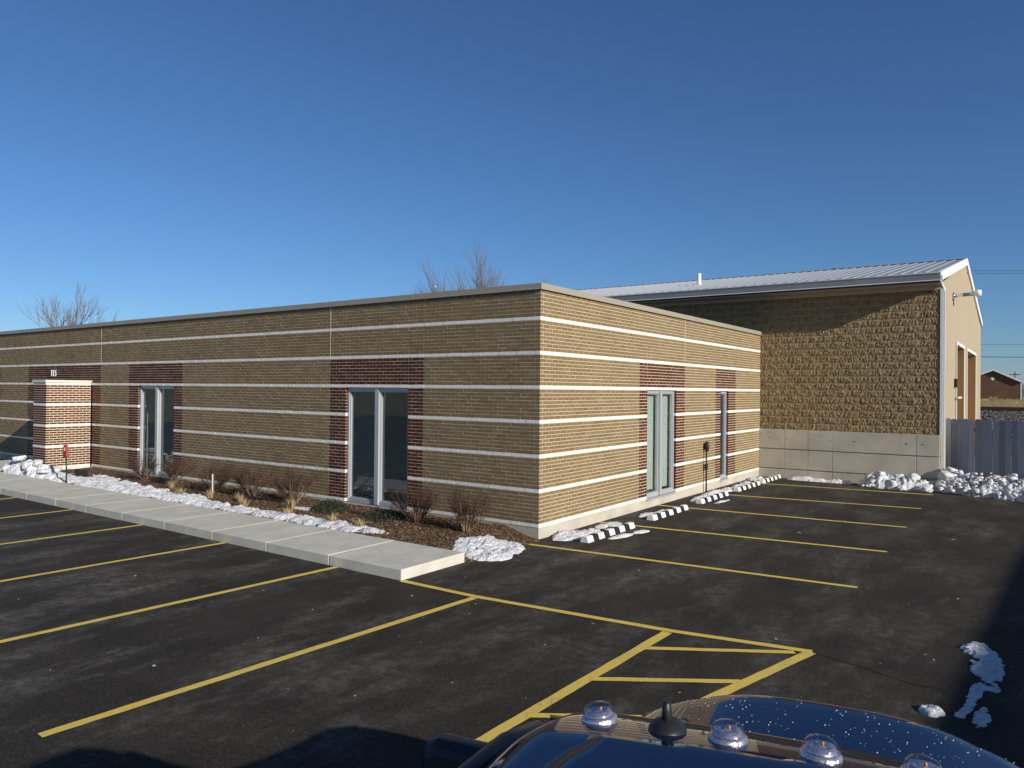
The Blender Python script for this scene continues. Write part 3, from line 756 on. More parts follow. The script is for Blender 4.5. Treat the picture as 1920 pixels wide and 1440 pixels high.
snow_patch('snow_patch', 'sunlit snow patch at the end of the sidewalk near the building corner',
    [(-.18,-1.25,.55,.62,.3,1),(.12,-1.55,.35,.34,0,1),(-.02,-.85,.30,.22,-.4,.9)], .10, .022, base=lambda x, y: max(0, bedz(x, y) if x < .1 else 0), rough=.45, seed=13)
sp = [('bright snow patch on the asphalt between the corner and the first wheel stop', [(.30,.62,.26,.5,.0,1),(.5,1.0,.16,.3,0,1)], .10),
      ('crumb of snow on the second stall line behind the first wheel stop', [(.36,2.12,.2,.22,0,1),(.28,1.75,.13,.22,0,.9)], .06),
      ('two slivers of snow in front of the first wheel stop', [(1.02,1.15,.10,.34,-.2,1),(1.12,1.75,.09,.24,-.2,1)], .05),
      ('thin snow sliver behind the second wheel stop', [(.40,3.55,.13,.34,0,1),(.50,4.05,.12,.4,.1,1)], .06),
      ('long snow patch behind the third wheel stop', [(.44,6.6,.17,.65,0,1),(.36,7.6,.2,.8,0,1),(.38,8.6,.16,.5,0,.9)], .10),
      ('snow sliver on the asphalt in front of the third wheel stop', [(.98,6.45,.06,.42,-.1,1)], .04),
      ('snow patch behind the fourth wheel stop', [(.40,9.5,.18,.45,0,1),(.32,10.2,.16,.3,0,1)], .10),
      ('small peaked snow heap by the inner corner of the two buildings', [(.28,11.3,.26,.22,0,1)], .13)]
for k, (lab, bl, h_) in enumerate(sp):
    snow_patch('snow_patch', lab, bl, h_, .032, rough=.42, seed=20+k, group=G1)
snow_patch('snow_patch', 'low snow patch along the foot of the concrete hall base', [(1.55,12.22,.62,.16,0,1),(2.25,12.2,.35,.1,0,.95),(2.62,12.24,.12,.12,0,1)], .13, .04, rough=.35, seed=41)
snow_patch('snow_patch', 'ragged snow strip lying at the edge of the big shadow on the right', [(6.66,-1.95,.15,.30,0,1),(6.75,-2.5,.13,.55,.05,1),(6.70,-3.3,.06,.6,-.1,.95),(6.78,-3.85,.06,.3,0,.9)], .035, .014, rough=1.15, seed=51, chunk=1.8)
snow_patch('snow_patch', 'small lump of snow just beyond the truck hood', [(6.44,-3.86,.10,.11,0,1)], .06, .02, rough=.4, seed=57)
snow_patch('snow_heap', 'heap of snow piled against the brick wing wall by the entrance', [(-16.55,-1.75,.85,.34,0,1),(-15.3,-1.7,1.0,.4,0,1),(-17.1,-1.75,.4,.25,0,1)], .44, .035, base=lambda x, y: .08, rough=.5, seed=61, chunk=.9, amp=.5)
snow_patch('snow_patch', 'snow on the entrance walk at the left edge', [(-20.6,-1.35,.5,.5,0,1)], .2, .05, base=lambda x, y: .13, rough=.4, seed=63)
def chunk(parent, c_, s_, seed):
    bm = bmesh.new(); bmesh.ops.create_icosphere(bm, subdivisions=3 if s_ > .08 else 2, radius=1)
    rs = random.Random(seed); sc = Vector((rs.uniform(.7,1.3), rs.uniform(.6,1.1), rs.uniform(.55,1.1)))*s_; ro = Matrix.Rotation(rs.uniform(0,6), 3, 'Z') @ Matrix.Rotation(rs.uniform(-.6,.6), 3, 'X')
    of = Vector((seed*3.1, seed*.7, 0))
    for v in bm.verts:
        p_ = v.co.copy(); d = 1 + .34*noise.noise(p_*1.4+of) + .26*(1-2*abs(noise.noise(p_*2.9+of))) + .16*noise.noise(p_*6.5+of) + .10*noise.noise(p_*13+of)
        q = Vector((p_.x*d, p_.y*d, max(-.7, min(.7, p_.z*d))))
        v.co = ro @ Vector((q.x*sc.x, q.y*sc.y, q.z*sc.z)) + Vector(c_)
    me = bpy.data.meshes.new('chunk'); bm.to_mesh(me); bm.free(); me.materials.append(SNOW)
    for pl in me.polygons: pl.use_smooth = True
    return link('chunk', me, parent)
rs = random.Random(77)
pile = snow_patch('snow_pile', 'ploughed snow pile against the right end of the concrete hall base', [(3.65,12.0,.65,.34,0,1),(4.3,11.95,.5,.25,0,.9)], .46, .03, rough=.5, seed=71, chunk=1.0, amp=.5)
for k, (x, y, z, s_) in enumerate(((3.2,12.15,.34,.13),(3.5,12.2,.44,.17),(3.95,12.2,.45,.15),(4.35,12.15,.42,.19),(3.35,11.9,.2,.13),(3.8,11.85,.2,.16),(4.6,11.8,.15,.2),(3.1,12.0,.08,.1),(4.1,11.75,.08,.13),(4.75,11.7,.06,.12)) + tuple((3.1+1.8*((k_*.618)%1), 12.2-.5*((k_*.381)%1), .30-.26*((k_*.381)%1), .04+.05*((k_*.77)%1)) for k_ in range(40))):
    chunk(pile, (x, y-.06, z*.72), s_*.8, 100+k)
bank = snow_patch('snow_bank', 'lumpy bank of ploughed snow heaped in front of the grey fence', [(5.3,12.25,.55,.5,0,1),(6.1,11.95,.8,.5,-.2,1),(7.0,11.7,.9,.55,-.2,1),(8.0,11.5,1,.6,-.2,1)], .50, .032, rough=.55, seed=81, chunk=1.0, amp=.5)
for k, (x, y, z, s_) in enumerate(((5.02,12.5,.45,.2),(5.2,12.5,.68,.22),(5.12,12.35,.5,.26),(5.45,12.4,.5,.17),(5.75,12.4,.42,.18),(6.2,12.35,.5,.17),(6.55,12.3,.56,.18),(7.0,12.1,.6,.16),(5.35,12.0,.28,.2),(4.95,12.05,.25,.15))):
    chunk(bank, (x, y-.05, z*.80), s_*.8, 200+k)
for k in range(230):
    x = rs.uniform(4.95, 7.6); y = 12.4 - .22*(x-5) - rs.uniform(0,.78); hz = max(.03, .42*(1-((12.2-.22*(x-5)-y)/.75)))
    chunk(bank, (x, y, hz*rs.uniform(.8,1.1)), rs.uniform(.025,.075), 300+k)
for k in range(22):
    x = rs.uniform(-17.2,-14.6); chunk(bpy.data.objects['snow_heap'], (x, -1.72+rs.uniform(-.25,.2), .22+rs.uniform(.0,.32)*(1 if x < -15.2 else .5)), rs.uniform(.07,.17), 400+k)

# ================================================================== PLANTS
def twig_mesh(mb, p, d, L, r, lev, rr, bend=.18, kids=3, m=0, n=4, up=.1):
    pts = [p]; q = p.copy(); dd = d.copy(); k = 4
    for i in range(k):
        dd = (dd + Vector((rr.gauss(0,bend), rr.gauss(0,bend), rr.gauss(0,bend*.6)+up))*.35).normalized()
        q = q + dd*L/k; pts.append(q.copy())
    mb.tube(pts, [r*(1-.17*i) for i in range(k+1)], n if lev > 0 else 3, m, cap=False)
    if lev > 0:
        for c_ in range(kids):
            t_ = rr.uniform(.3, 1.0); i = min(k-1, int(t_*k)); b_ = pts[i].lerp(pts[i+1], t_*k-i)
            nd = (dd + Vector((rr.gauss(0,.55), rr.gauss(0,.55), rr.gauss(.1,.35)))).normalized()
            twig_mesh(mb, b_, nd, L*rr.uniform(.4,.7), r*.55, lev-1, rr, bend, kids, m, n, up)
def shrub(x, y, H, W, label, seed, stems=17, light=False):
    z = bedz(x, y); rr = random.Random(seed)
    t = thing('bare_shrub', label, 'shrub', (x, y, z-.02), 0, 'leafless shrubs along the front wall')
    a, b_ = MB(), MB()
    for k in range(stems):
        an = rr.uniform(0, 6.28); sp = rr.uniform(.05, 1.0)**.7*1.05*W/.5
        d = Vector((math.cos(an)*sp, math.sin(an)*sp*.8, 1)).normalized(); L = H*rr.uniform(.45,.62)*(1+.15*sp)
        p0 = Vector((math.cos(an)*.04, math.sin(an)*.04, 0)); p1 = p0 + d*L
        a.tube([p0, p0+d*L*.5+Vector((rr.gauss(0,.02),rr.gauss(0,.02),0)), p1], [.0085,.0065,.005], 4, cap=False)
        for j in range(9):
            t_ = rr.uniform(.25,1); nd = (d + Vector((rr.gauss(0,.36), rr.gauss(0,.36), rr.gauss(.12,.25)))).normalized()
            twig_mesh(b_, p0.lerp(p1, t_), nd, H*rr.uniform(.25,.42), .0046, 1, rr, .24, 4, up=.06)
    a.obj('stems', TWIGL, t); b_.obj('twigs', TWIG, t)
    return t
for x, y, H, W, st, lab in ((-.98,-.80,.90,.42,18,'bare brown shrub nearest the building corner, right of the front window'), (-2.28,-.70,.86,.48,19,'bare brown shrub partly covering the right pane of the nearer front window'),
                        (-5.82,-.66,.90,.55,20,'bare shrub just left of the nearer front window, with a leaning stem'), (-7.35,-.62,.85,.52,18,'second bare shrub left of the nearer front window'),
                        (-8.62,-.72,.85,.55,18,'third bare shrub left of the nearer front window, beside the pale stake'), (-10.75,-.55,.85,.55,16,'bare shrub just right of the farther front window'),
                        (-12.1,-.55,.72,.5,12,'sparse bare shrub in front of the farther front window')):
    shrub(x, y, H, W, lab, int(abs(x)*100), st)
def grass_clump(x, y, label, seed, n_=70, H=.24):
    rr = random.Random(seed); m = MB(); z = bedz(x, y)
    for k in range(n_):
        an = rr.uniform(0,6.28); le = rr.uniform(.1,.85); L = H*rr.uniform(.6,1.2); r0 = rr.uniform(0,.07)
        p0 = Vector((math.cos(an)*r0, math.sin(an)*r0, 0)); d = Vector((math.cos(an)*le, math.sin(an)*le, 1)).normalized()
        p1 = p0+d*L*.6; p2 = p1 + (d+Vector((math.cos(an)*.5,math.sin(an)*.5,-.5))).normalized()*L*.4
        s_ = Vector((-math.sin(an), math.cos(an), 0))*.005
        m.quad(p0-s_, p0+s_, p1+s_*.8, p1-s_*.8); m.tri(p1-s_*.8, p1+s_*.8, p2)
    return tag(m.obj('grass_clump', STRAW, None, (x, y, z)), label, 'dry grass', 'clumps of dry ornamental grass')
for x, y, lab in ((-10.1,-.95,'dry grass clump under the bare shrub beside the farther window'), (-8.9,-1.42,'flattened dry grass clump sticking out of the snow strip'), (-7.95,-1.28,'dry grass clump at the foot of the pale stake'),
                  (-7.1,-1.1,'upright dry grass clump between two bare shrubs'), (-5.4,-1.05,'dry grass clump in front of the shrub with the leaning stem'), (-4.75,-1.62,'dry grass clump in the snow strip near its right part'),
                  (-3.45,-1.66,'dry grass clump in the snow below the nearer front window'), (-2.75,-1.62,'last dry grass clump at the right end of the snow strip'), (-6.35,-1.5,'thin dry grass clump at the snow edge, middle of the bed')):
    grass_clump(x, y, lab, int(abs(x)*77))
def evergreen(x, y, rx, ry, H, label, seed):
    rr = random.Random(seed); m = MB(); z = bedz(x, y)
    for k in range(900):
        an = rr.uniform(0,6.28); r0 = math.sqrt(rr.random()); p0 = Vector((math.cos(an)*rx*r0, math.sin(an)*ry*r0, H*(1-r0*r0)*rr.uniform(.2,1)+.01))
        d = Vector((rr.gauss(0,1), rr.gauss(0,1), rr.gauss(.6,.6))).normalized()*rr.uniform(.03,.07); s_ = d.orthogonal().normalized()*.008
        m.quad(p0-s_, p0+s_, p0+d+s_*.3, p0+d-s_*.3)
    return tag(m.obj('low_evergreen', EVER, None, (x, y, z)), label, 'shrub')
evergreen(-4.55,-.75,.45,.35,.22,'low dark evergreen spreading left of the nearer front window', 5)
evergreen(-3.0,-.75,.5,.4,.16,'flat dark evergreen mat under the nearer front window', 6)
m = MB(); m.prism([(-.018,0),(.018,0),(.016,.52),(0,.56),(-.016,.52)], lambda p_, k: (p_[0], (-.012,.012)[k], p_[1]))
tag(m.obj('stake', WOODW, None, (-8.02,-1.18,bedz(-8.02,-1.18)-.03), recalc=True), 'pale wooden stake standing in the mulch among the bare shrubs', 'stake')
t = thing('marker_post', 'small red marker on a dark green post in the snow by the sidewalk', 'marker', (-13.25,-1.97,.10))
m = MB(); m.tube([(0,0,0),(-.03,0,.8)], .02, 6); m.obj('post', GRNP, t)
m = MB(); m.prism([(-.11,.68),(-.04,.72),(0,.66),(.06,.7),(.05,.86),(.02,1.0),(-.1,.98),(-.12,.85)], lambda p_, k: (p_[0]-.03, (-.03,.03)[k], p_[1])); hd = m.obj('marker_head', REDP, t, recalc=True)
m = MB(); m.box(-.1,-.034,.84,-.03,-.0302,.93); m.obj('tag_plate', STOPW, hd)
m = MB(); m.box(-14.2,-1.35,.20,-13.45,-1.22,.36); tag(m.obj('board', plain('dark_board', (0.05,0.035,0.025), .9), bevel=.008), 'short dark board lying at the foot of the wing wall', 'board')

# ================================================================== TREES AND FAR THINGS
def at(px, py, dist):
    d = Fv + Rr*((px-960)/1392.05) - Ur*((py-720)/1392.05)
    return CAM + d*dist
def bare_tree(base, H, label, seed, spread=.5, trunks=1, group='bare trees behind the office roof'):
    rr = random.Random(seed); t = thing('bare_tree', label, 'tree', base, 0, group)
    tr, cr = MB(), MB()
    def grow(p, d, L, r, lev):
        pts = [p]; q = p.copy(); dd = d.copy()
        for i in range(4):
            dd = (dd + Vector((rr.gauss(0,.12), rr.gauss(0,.12), rr.gauss(.05,.06)))).normalized(); q = q+dd*L/4; pts.append(q.copy())
        (tr if lev >= 4 else cr).tube(pts, [r*(1-.12*i) for i in range(5)], 6 if lev > 2 else 3, cap=False)
        if lev == 0: return
        for c_ in range(4 if lev > 1 else 5):
            t_ = rr.uniform(.35,1.0) if c_ else 1.0; i = min(3, int(t_*4)); b_ = pts[i].lerp(pts[i+1], min(1, t_*4-i))
            nd = (dd + Vector((rr.gauss(0,spread), rr.gauss(0,spread), rr.gauss(.15,.22)))).normalized()
            grow(b_, nd, L*rr.uniform(.55,.75), max(.009, r*.46), lev-1)
    for k in range(trunks):
        a = rr.uniform(0,6.28); s_ = .085 if trunks > 1 else .03
        grow(Vector((0,0,-.1)), Vector((math.cos(a)*s_, math.sin(a)*s_, 1)).normalized(), H*.38, H*.014, 4)
    tr.obj('trunk', BARK, t); cr.obj('crown', BARK, t); return t
def ground_at(px, dist):
    p_ = at(px, 720, dist); return Vector((p_.x, p_.y, -.06))
bare_tree(ground_at(895, 62), 15.4, 'bare tree above the roof edge, taller one just left of the building corner', 4, .30, 4)
bare_tree(ground_at(848, 63), 14.4, 'bare tree above the roof edge, leftmost of the close pair', 9, .27, 3)
bare_tree(ground_at(132, 66), 12.3, 'bare tree above the roof at far left, fuller one of two', 14, .22, 2)
bare_tree(ground_at(166, 68), 11.2, 'thin bare tree above the roof at far left, right of the fuller one', 23, .26, 1)
# railway bank beyond the fence (built across the line of sight of the gap)
c0 = at(1870, 720, 1) - CAM; c0.z = 0; fd = c0.normalized(); rd = Vector((fd.y, -fd.x, 0))
o0 = Vector((CAM.x, CAM.y, 0))
def bk(d, s_, z): return o0 + fd*d + rd*s_ + Vector((0, 0, z))
prof = [(44,-.1),(47,.55),(55,.95),(60.5,1.40),(62,1.42),(66,1.40),(70,1.25),(90,1.35),(130,1.55),(230,1.9),(500,2.1),(2500,2.2)]
m = MB()
ss = frange(-40, 60, 60)
def bz(d, s_, z): return z + (.10*fbm(d*.35, s_*.35) if 45 < d < 60 else .05*fbm(d*.12, s_*.12))
m.grid(lambda i, s_: bk(prof[int(i)][0]*1.0, s_*max(1, prof[int(i)][0]/60), bz(prof[int(i)][0], s_, prof[int(i)][1])), [0,1,2,3,4,5], ss, m=1)
m.grid(lambda i, s_: bk(prof[int(i)][0]*1.0, s_*max(1, prof[int(i)][0]/60), bz(prof[int(i)][0], s_, prof[int(i)][1])), [5,6,7,8,9,10,11], ss, m=0)
bankg = tag(m.obj('railway_bank', [GRND, BALL], recalc=True), kind='structure')
m = MB(); rr = random.Random(31)
for k in range(5000):
    d = rr.uniform(46, 60.5); s_ = rr.uniform(-6, 8); z = .5 + (d-47)/13.5*.9; q = bk(d, s_, z); r_ = rr.uniform(.08,.2)
    a = Vector((rr.gauss(0,1), rr.gauss(0,1), rr.gauss(0,1))).normalized()*r_; b_ = a.orthogonal().normalized()*r_*.8; c_ = a.cross(b_).normalized()*r_*.6
    P = [q+a, q+b_, q+c_, q-a, q-b_, q-c_]
    for f_ in ((0,1,2),(1,3,2),(3,4,2),(4,0,2),(1,0,5),(3,1,5),(4,3,5),(0,4,5)): m.tri(*(P[i] for i in f_))
tag(m.obj('ballast_stones', BALL, bankg), kind='stuff')
RAIL = plain('rail_steel', (0.03,0.022,0.018), .7, .2, 3, 30)
for d in (61.2, 62.7):
    m = MB(); a = math.atan2(rd.y, rd.x); Mx = Matrix.Translation(bk(d, 0, 1.42)) @ Matrix.Rotation(a, 4, 'Z'); m.box(-40,-.04,.0,60,.04,.30, M=Mx); m.obj('rail', RAIL, bankg)
m = MB(); rr = random.Random(33)
for k in range(9000):
    d = 68 + rr.random()**1.4*95; s_ = rr.uniform(-.06,.13)*d; z = 1.3 + (d-70)/60*.2; q = bk(d, s_, z); h_ = rr.uniform(.15,.5); w_ = rr.uniform(.02,.06)
    lean = Vector((rr.gauss(0,.2), rr.gauss(0,.2), 1))*h_; m.tri(q-rd*w_, q+rd*w_, q+lean)
tag(m.obj('dry_weeds', STRAW, bankg), kind='stuff')
def far_house():
    d = 150; c_ = bk(d, 0, 0); px = lambda p_: (p_-1870)/1392*d*.83
    t = thing('brick_house', 'distant brown brick house with a snowy gabled roof beyond the railway', 'house', bk(d, 0, 1.55), math.atan2(rd.y, rd.x))
    xl, xr, pk = -6.0, 3.25, -.6; ze, zr = 3.9, 5.25; dep = 12
    m = MB(); m.prism([(xl,-.5),(xr,-.5),(xr,3.05),(pk,5.0),(xl,2.75)], lambda p_, k: (p_[0], (0,dep)[k], p_[1])); m.obj('wall', BRKH, t, recalc=True)
    m = MB()
    for (xa, za), (xb, zb) in (((pk,5.0),(xr+.25,2.93)), ((xl-.3,2.62),(pk,5.0))):
        m.prism([(xa,za+.03),(xb,zb+.03),(xb,zb+.30),(xa,za+.30)], lambda p_, k: (p_[0], (-.4,dep+.4)[k], p_[1]))
    m.obj('roof', SNOW, t, recalc=True)
    m = MB(); m.lathe([(.001,-.04),(.26,-.03),(.3,0)], 14, (-.75,0,3.65), axis='y'); m.obj('gable_vent', TRIMW, t)
    m = MB(); m.box(xr-.02,-.03,-.4,xr+.16,.1,2.9); m.obj('corner_board', TRIMW, t)
    return t
far_house()
t = thing('grey_shed', 'low grey shed with a snow-covered roof right of the brick house', 'shed', bk(160, 4.2, 1.5), math.atan2(rd.y, rd.x))
m = MB(); m.box(0,0,-.5,11,7,1.65); m.obj('wall', GREY, t)
m = MB(); m.prism([(-.3,1.62),(7.3,1.62),(7.3,1.8),(3.5,2.35),(-.3,1.85)], lambda p_, k: ((-.2,11.2)[k], *p_)); m.obj('roof', SNOW, t, recalc=True)
for x in (1.2, 3.6):
    m = MB(); m.box(x,-.03,.2,x+.9,-.002,1.2); m.obj('window', DARK, t)
def far_bush(px, d, W, H, label, seed, mat):
    rr = random.Random(seed); q = at(px, 720, d); t = thing('brush', label, 'bush', (q.x, q.y, 1.3+.003*(d-70)), 0, 'leafless brush beyond the railway'); m = MB()
    for k in range(70):
        a = rr.uniform(0,6.28); s_ = rr.uniform(.1,1)*W/H; twig_mesh(m, Vector((rr.gauss(0,W*.12), rr.gauss(0,W*.12), 0)), Vector((math.cos(a)*s_, math.sin(a)*s_, 1)).normalized(), H*rr.uniform(.5,.9), .018, 1, rr, .2, 4, n=3)
    m.obj('twigs', mat, t); return t
far_bush(1875, 130, 1.6, 2.6, 'reddish leafless bush in front of the brick house', 1, TWIG)
far_bush(1893, 128, 1.2, 2.4, 'leafless bush at the right corner of the brick house', 2, TWIGL)
far_bush(1862, 100, 1.0, .9, 'low tan weed clump on the field before the brick house', 3, STRAW)
snow_patch('snow_patch', 'snow patch on the field beyond the railway', [(*(bk(112, 1.9, 0))[:2], .9, .8, 0, 1)], .25, .12, base=lambda x, y: 1.42, seed=91)
snow_patch('snow_patch', 'long snow patch at the foot of the distant brick house', [(*(bk(142, -3.4, 0))[:2], 1.6, 2.5, 0, 1), (*(bk(142, -1.6, 0))[:2], 1.0, 1.5, 0, 1)], .25, .15, base=lambda x, y: 1.52, seed=92)
def pole(px, d, H, label, zb=1.5):
    q = at(px, 720, d); t = thing('utility_pole', label, 'utility pole', (q.x, q.y, zb), math.atan2(rd.y, rd.x))
    m = MB(); m.tube([(0,0,-.3),(0,0,H)], [.16,.11], 8); m.obj('pole', WOODD, t)
    m = MB(); m.box(-1.1,-.06,H-.75,1.1,.06,H-.55); m.obj('crossarm', WOODD, t)
    m = MB()
    for x in (-1.0,-.5,.5,1.0): m.tube([(x,0,H-.55),(x,0,H-.35)], .05, 6)
    m.obj('insulators', TRIMW, t); return t
pole(1903, 175, 6.4, 'distant wooden utility pole behind the brick house')
def wire(y0, y1, d, label, r=.022):
    a = at(1560, y0, d); b_ = at(2150, y1, d*1.02); m = MB(); pts = []
    for k in range(13):
        t_ = k/12; q = a.lerp(b_, t_); q.z -= .5*4*t_*(1-t_)*.4; pts.append(q)
    m.tube(pts, r, 5); return tag(m.obj('power_line', BLK), label, 'wire', 'power lines beyond the hall')
wire(503, 503, 60, 'topmost power line right of the hall roof peak', .018); wire(509, 508, 60.5, 'power line just under the topmost one', .016)
wire(639, 644, 66, 'thin power line crossing the sky at mid height of the hall gable', .018); wire(662, 668, 66.5, 'thick lowest power line right of the hall', .034)
m = MB(); rr = random.Random(44)
for k in range(2600):
    d = rr.uniform(330, 400); s_ = rr.uniform(-60, 60); q = bk(d, s_, 2.0); h_ = rr.uniform(3, 8)*(.6+.5*abs(noise.noise((s_*.06, 0, 3)))); a = rr.gauss(0, .6)
    m.tri(q-rd*.25, q+rd*.25, q+Vector((0,0,h_))+rd*a*2)
tag(m.obj('far_treeline', BARK), 'far grey line of leafless trees on the horizon', 'trees', kind='stuff')

# ================================================================== SHADOW CASTER TO THE RIGHT (unseen, added outside the frame for the long shadow)
t = thing('shadow_caster', 'unseen long grey shed added right of the lot to cast the shadow', 'shed')
hz = 3.6; k_ = SUN.x/SUN.z*hz; ky = -SUN.y/SUN.z*hz
p0 = Vector((6.30+k_, -7.2-ky, 0)); p1 = Vector((6.98+k_, 6.2-ky, 0)); dv = (p1-p0).normalized(); nv = Vector((dv.y, -dv.x, 0))
m = MB(); P = [p0, p1, p1+nv*8, p0+nv*8]
for i in range(4):
    a, b_ = P[i], P[(i+1) % 4]; m.quad(a, b_, b_+Vector((0,0,hz)), a+Vector((0,0,hz)))
m.obj('wall', GREY, t)
m = MB(); m.poly([q+Vector((0,0,hz+.002)) for q in P]); m.obj('roof', ROOFM, t)

# ================================================================== PICKUP TRUCK
TA = R_(11.5); tf = Vector((-math.sin(TA), math.cos(TA), 0)); tr_ = Vector((math.cos(TA), math.sin(TA), 0))
truck = thing('pickup_truck', 'dark blue pickup truck with five clear roof marker lights in the foreground', 'truck', Vector((CAM.x, CAM.y, 0)) + tr_*(-.036), TA)
HW = 1.0
def sidepoly():
    pts = [(-1.95,.62)]
    for yc in (-1.05, 2.85):
        pts += [(yc-.50,.52)] + [(yc+.47*math.cos(t_), .42+.47*math.sin(t_)) for t_ in frange(math.pi*.93, math.pi*.07, 9)] + [(yc+.50,.52)]
    pts += [(3.62,.60),(3.64,.80),(3.52,.94),(3.3,1.0),(2.9,1.09),(2.5,1.18),(2.3,1.24),(.30,1.27),(-1.95,1.27)]
    return pts
for s_ in (-1, 1):
    m = MB(); m.prism(sidepoly(), lambda p_, k: (s_*((HW-.07), HW-(.05 if p_[1] > 1.15 else 0))[k], p_[0], p_[1])); m.obj('body_side', PAINT, truck, recalc=True)
# hood: crowned panel with raised centre and rounded nose
def hoodz(x, y):
    t_ = max(0, (y-3.15)/.42); front_drop = .10*t_*t_
    nose = 3.56 - .13*(abs(x)/.86)**2.2
    dome = .035*max(0, 1-(abs(x)/.52)**4)
    z = 1.30 + dome - .055*(abs(x)/.86)**2.4 - .02*(y-2.4)/1.1
    z -= .12*max(0, (abs(x)-.5)/.37)**1.8*max(0, min(1, (y-2.5)/.8))
    e = max(0, (y-(nose-.16))/.16)
    return z - .09*e*e
def hoodp(u, v):
    x = (u-.5)*1.74; y1 = 3.57 - .13*(abs(x)/.86)**2.2; y = 2.42 + (y1-2.42)*v
    return (x, y, hoodz(x, y))
m = MB(); m.grid(hoodp, frange(0,1,41), [0,.15,.3,.45,.6,.7,.78,.84,.88,.91,.94,.96,.98,1.0])
hood = m.obj('hood', PAINT, truck)
for s_ in (-1, 1):
    m = MB(); m.grid(lambda u, v: (s_*(.878+.122*u), 2.40+(1.20-.06*u)*v, 1.228 - .02*u*u*3 - .03*max(0,(v-.8)/.2)**2 - .19*v**1.3), frange(0,1,6), frange(0,1,12)); m.obj('fender_top', PAINT, truck)
m = MB(); m.box(-.93,3.36,.55,.93,3.46,.98); m.obj('front_panel', PAINT, truck, bevel=.02)
gr = MB(); gr.box(-.52,3.462,.72,.52,3.56,1.08); gr = gr.obj('grille', CHR, truck, bevel=.02)
for k in range(3):
    m = MB(); m.box(-.48,3.561,.75+.11*k,.48,3.572,.82+.11*k); m.obj('grille_slot', BLK, gr)
for s_ in (-1, 1):
    m = MB(); m.box(min(s_*.6,s_*.9),3.462,.70,max(s_*.6,s_*.9),3.54,.96); m.obj('headlight', LENS, truck, bevel=.03)
m = MB(); m.box(-1.0,3.52,.45,1.0,3.75,.68); m.obj('front_bumper', CHR, truck, bevel=.04)
m = MB(); m.box(-.95,-2.15,.45,.95,-1.98,.65); m.obj('rear_bumper', CHR, truck, bevel=.03)
m = MB(); m.box(-.92,-1.9,.45,.92,3.4,.60); m.obj('chassis', BLK, truck)
m = MB(); m.box(-.92,-1.95,.90,.92,.28,.95); m.box(-.92,.22,.95,.92,.29,1.32); m.obj('bed', PAINT, truck)
m = MB(); m.box(-.90,-2.0,.62,.90,-1.94,1.27); m.obj('tailgate', PAINT, truck, bevel=.015)
m = MB(); m.box(-.92,2.30,.6,.92,2.47,1.24); m.box(-.92,.36,.6,.92,.42,1.27); m.box(-.92,.42,.6,.92,2.3,.66); m.obj('cab_floor', BLK, truck)
# roof with raised centre panel and front roll-off
def roofp(u, v):
    y = .34 + v*1.50; half = .69 - .035*max(0,(y-1.2)/.64)**2; x = (u-.5)*2*half; a = abs(x)/half
    z = 1.905 - .035*a**2 - .075*max(0,(a-.82)/.18)**1.8
    f = max(0,(y-1.50)/.34); z -= .075*f**1.7
    if y < .45: z -= .05*((.45-y)/.11)**2
    ridge = .014 if (a < .72 - .12*max(0,(y-1.3)/.3) and y < 1.56-.05*a) else 0
    return (x, y, z+ridge)
m = MB(); m.grid(roofp, frange(0,1,81), [.0,.02,.05,.1,.2,.4,.6,.7,.74,.76,.775,.79,.80,.81,.82,.83,.85,.87,.89,.91,.93,.95,.97,.985,1.0]); roof_t = m.obj('roof', PAINT, truck)
# pillars, rails and glass
for s_ in (-1, 1):
    m = MB(); m.tube([(s_*.70,.36,1.80),(s_*.705,1.2,1.815),(s_*.69,1.62,1.79),(s_*.71,1.86,1.715),(s_*.80,2.2,1.47),(s_*.89,2.46,1.24)], [.020,.023,.025,.028,.032,.036], 8); m.obj('drip_rail', PLAS, truck)
    m = MB(); m.tube([(s_*.69,.40,1.80),(s_*.93,.36,1.26)], .05, 6); m.tube([(s_*.71,1.15,1.80),(s_*.95,1.15,1.26)], .03, 6); m.obj('pillar', PAINT, truck)
    m = MB(); m.poly([(s_*.70,.42,1.78),(s_*.695,1.62,1.77),(s_*.73,1.9,1.65),(s_*.90,2.4,1.26),(s_*.94,.42,1.26)]); m.obj('side_window', CGLASS, truck)
    d_ = MB(); d_.box(min(s_*.998,s_*1.006),1.18,.62,max(s_*.998,s_*1.006),2.30,1.20); d_ = d_.obj('door', PAINT, truck)
    m = MB(); m.box(min(s_*1.007,s_*1.035),1.25,1.02,max(s_*1.007,s_*1.035),1.45,1.06); m.obj('handle', PAINT, d_)
    # tow mirror
    mm = MB(); mm.box(-.185,-.06,-.21,.185,.08,.21); mi = mm.obj('mirror', PLAS, truck, (s_*1.10,2.26,1.215), bevel=.05)
    m = MB(); m.box(-.15,-.068,-.17,.15,-.061,.17); m.obj('mirror_glass', CHR, mi)
    m = MB(); m.tube([(-s_*.1,.02,-.1),(-s_*.22,.04,-.13)], .03, 6); m.tube([(-s_*.1,.02,.08),(-s_*.22,.04,-.02)], .025, 6); m.obj('mirror_arm', PLAS, mi)
m = MB(); m.grid(lambda u, v: ((u-.5)*2*(.665+.21*v), 1.84+.62*v+.06*(1-((u-.5)*2)**2)*1, 1.775-.52*v), frange(0,1,13), frange(0,1,6)); m.obj('windshield', CGLASS, truck)
m = MB(); m.quad((-.74,.38,1.78),(.74,.38,1.78),(.9,.32,1.3),(-.9,.32,1.3)); m.obj('rear_window', CGLASS, truck)
m = MB(); m.box(-.88,2.36,1.20,.88,2.46,1.25); m.obj('cowl', PLAS, truck)
m = MB(); m.tube([(-.5,2.44,1.28),(.1,2.42,1.29)], .012, 6); m.obj('wiper', PLAS, truck)
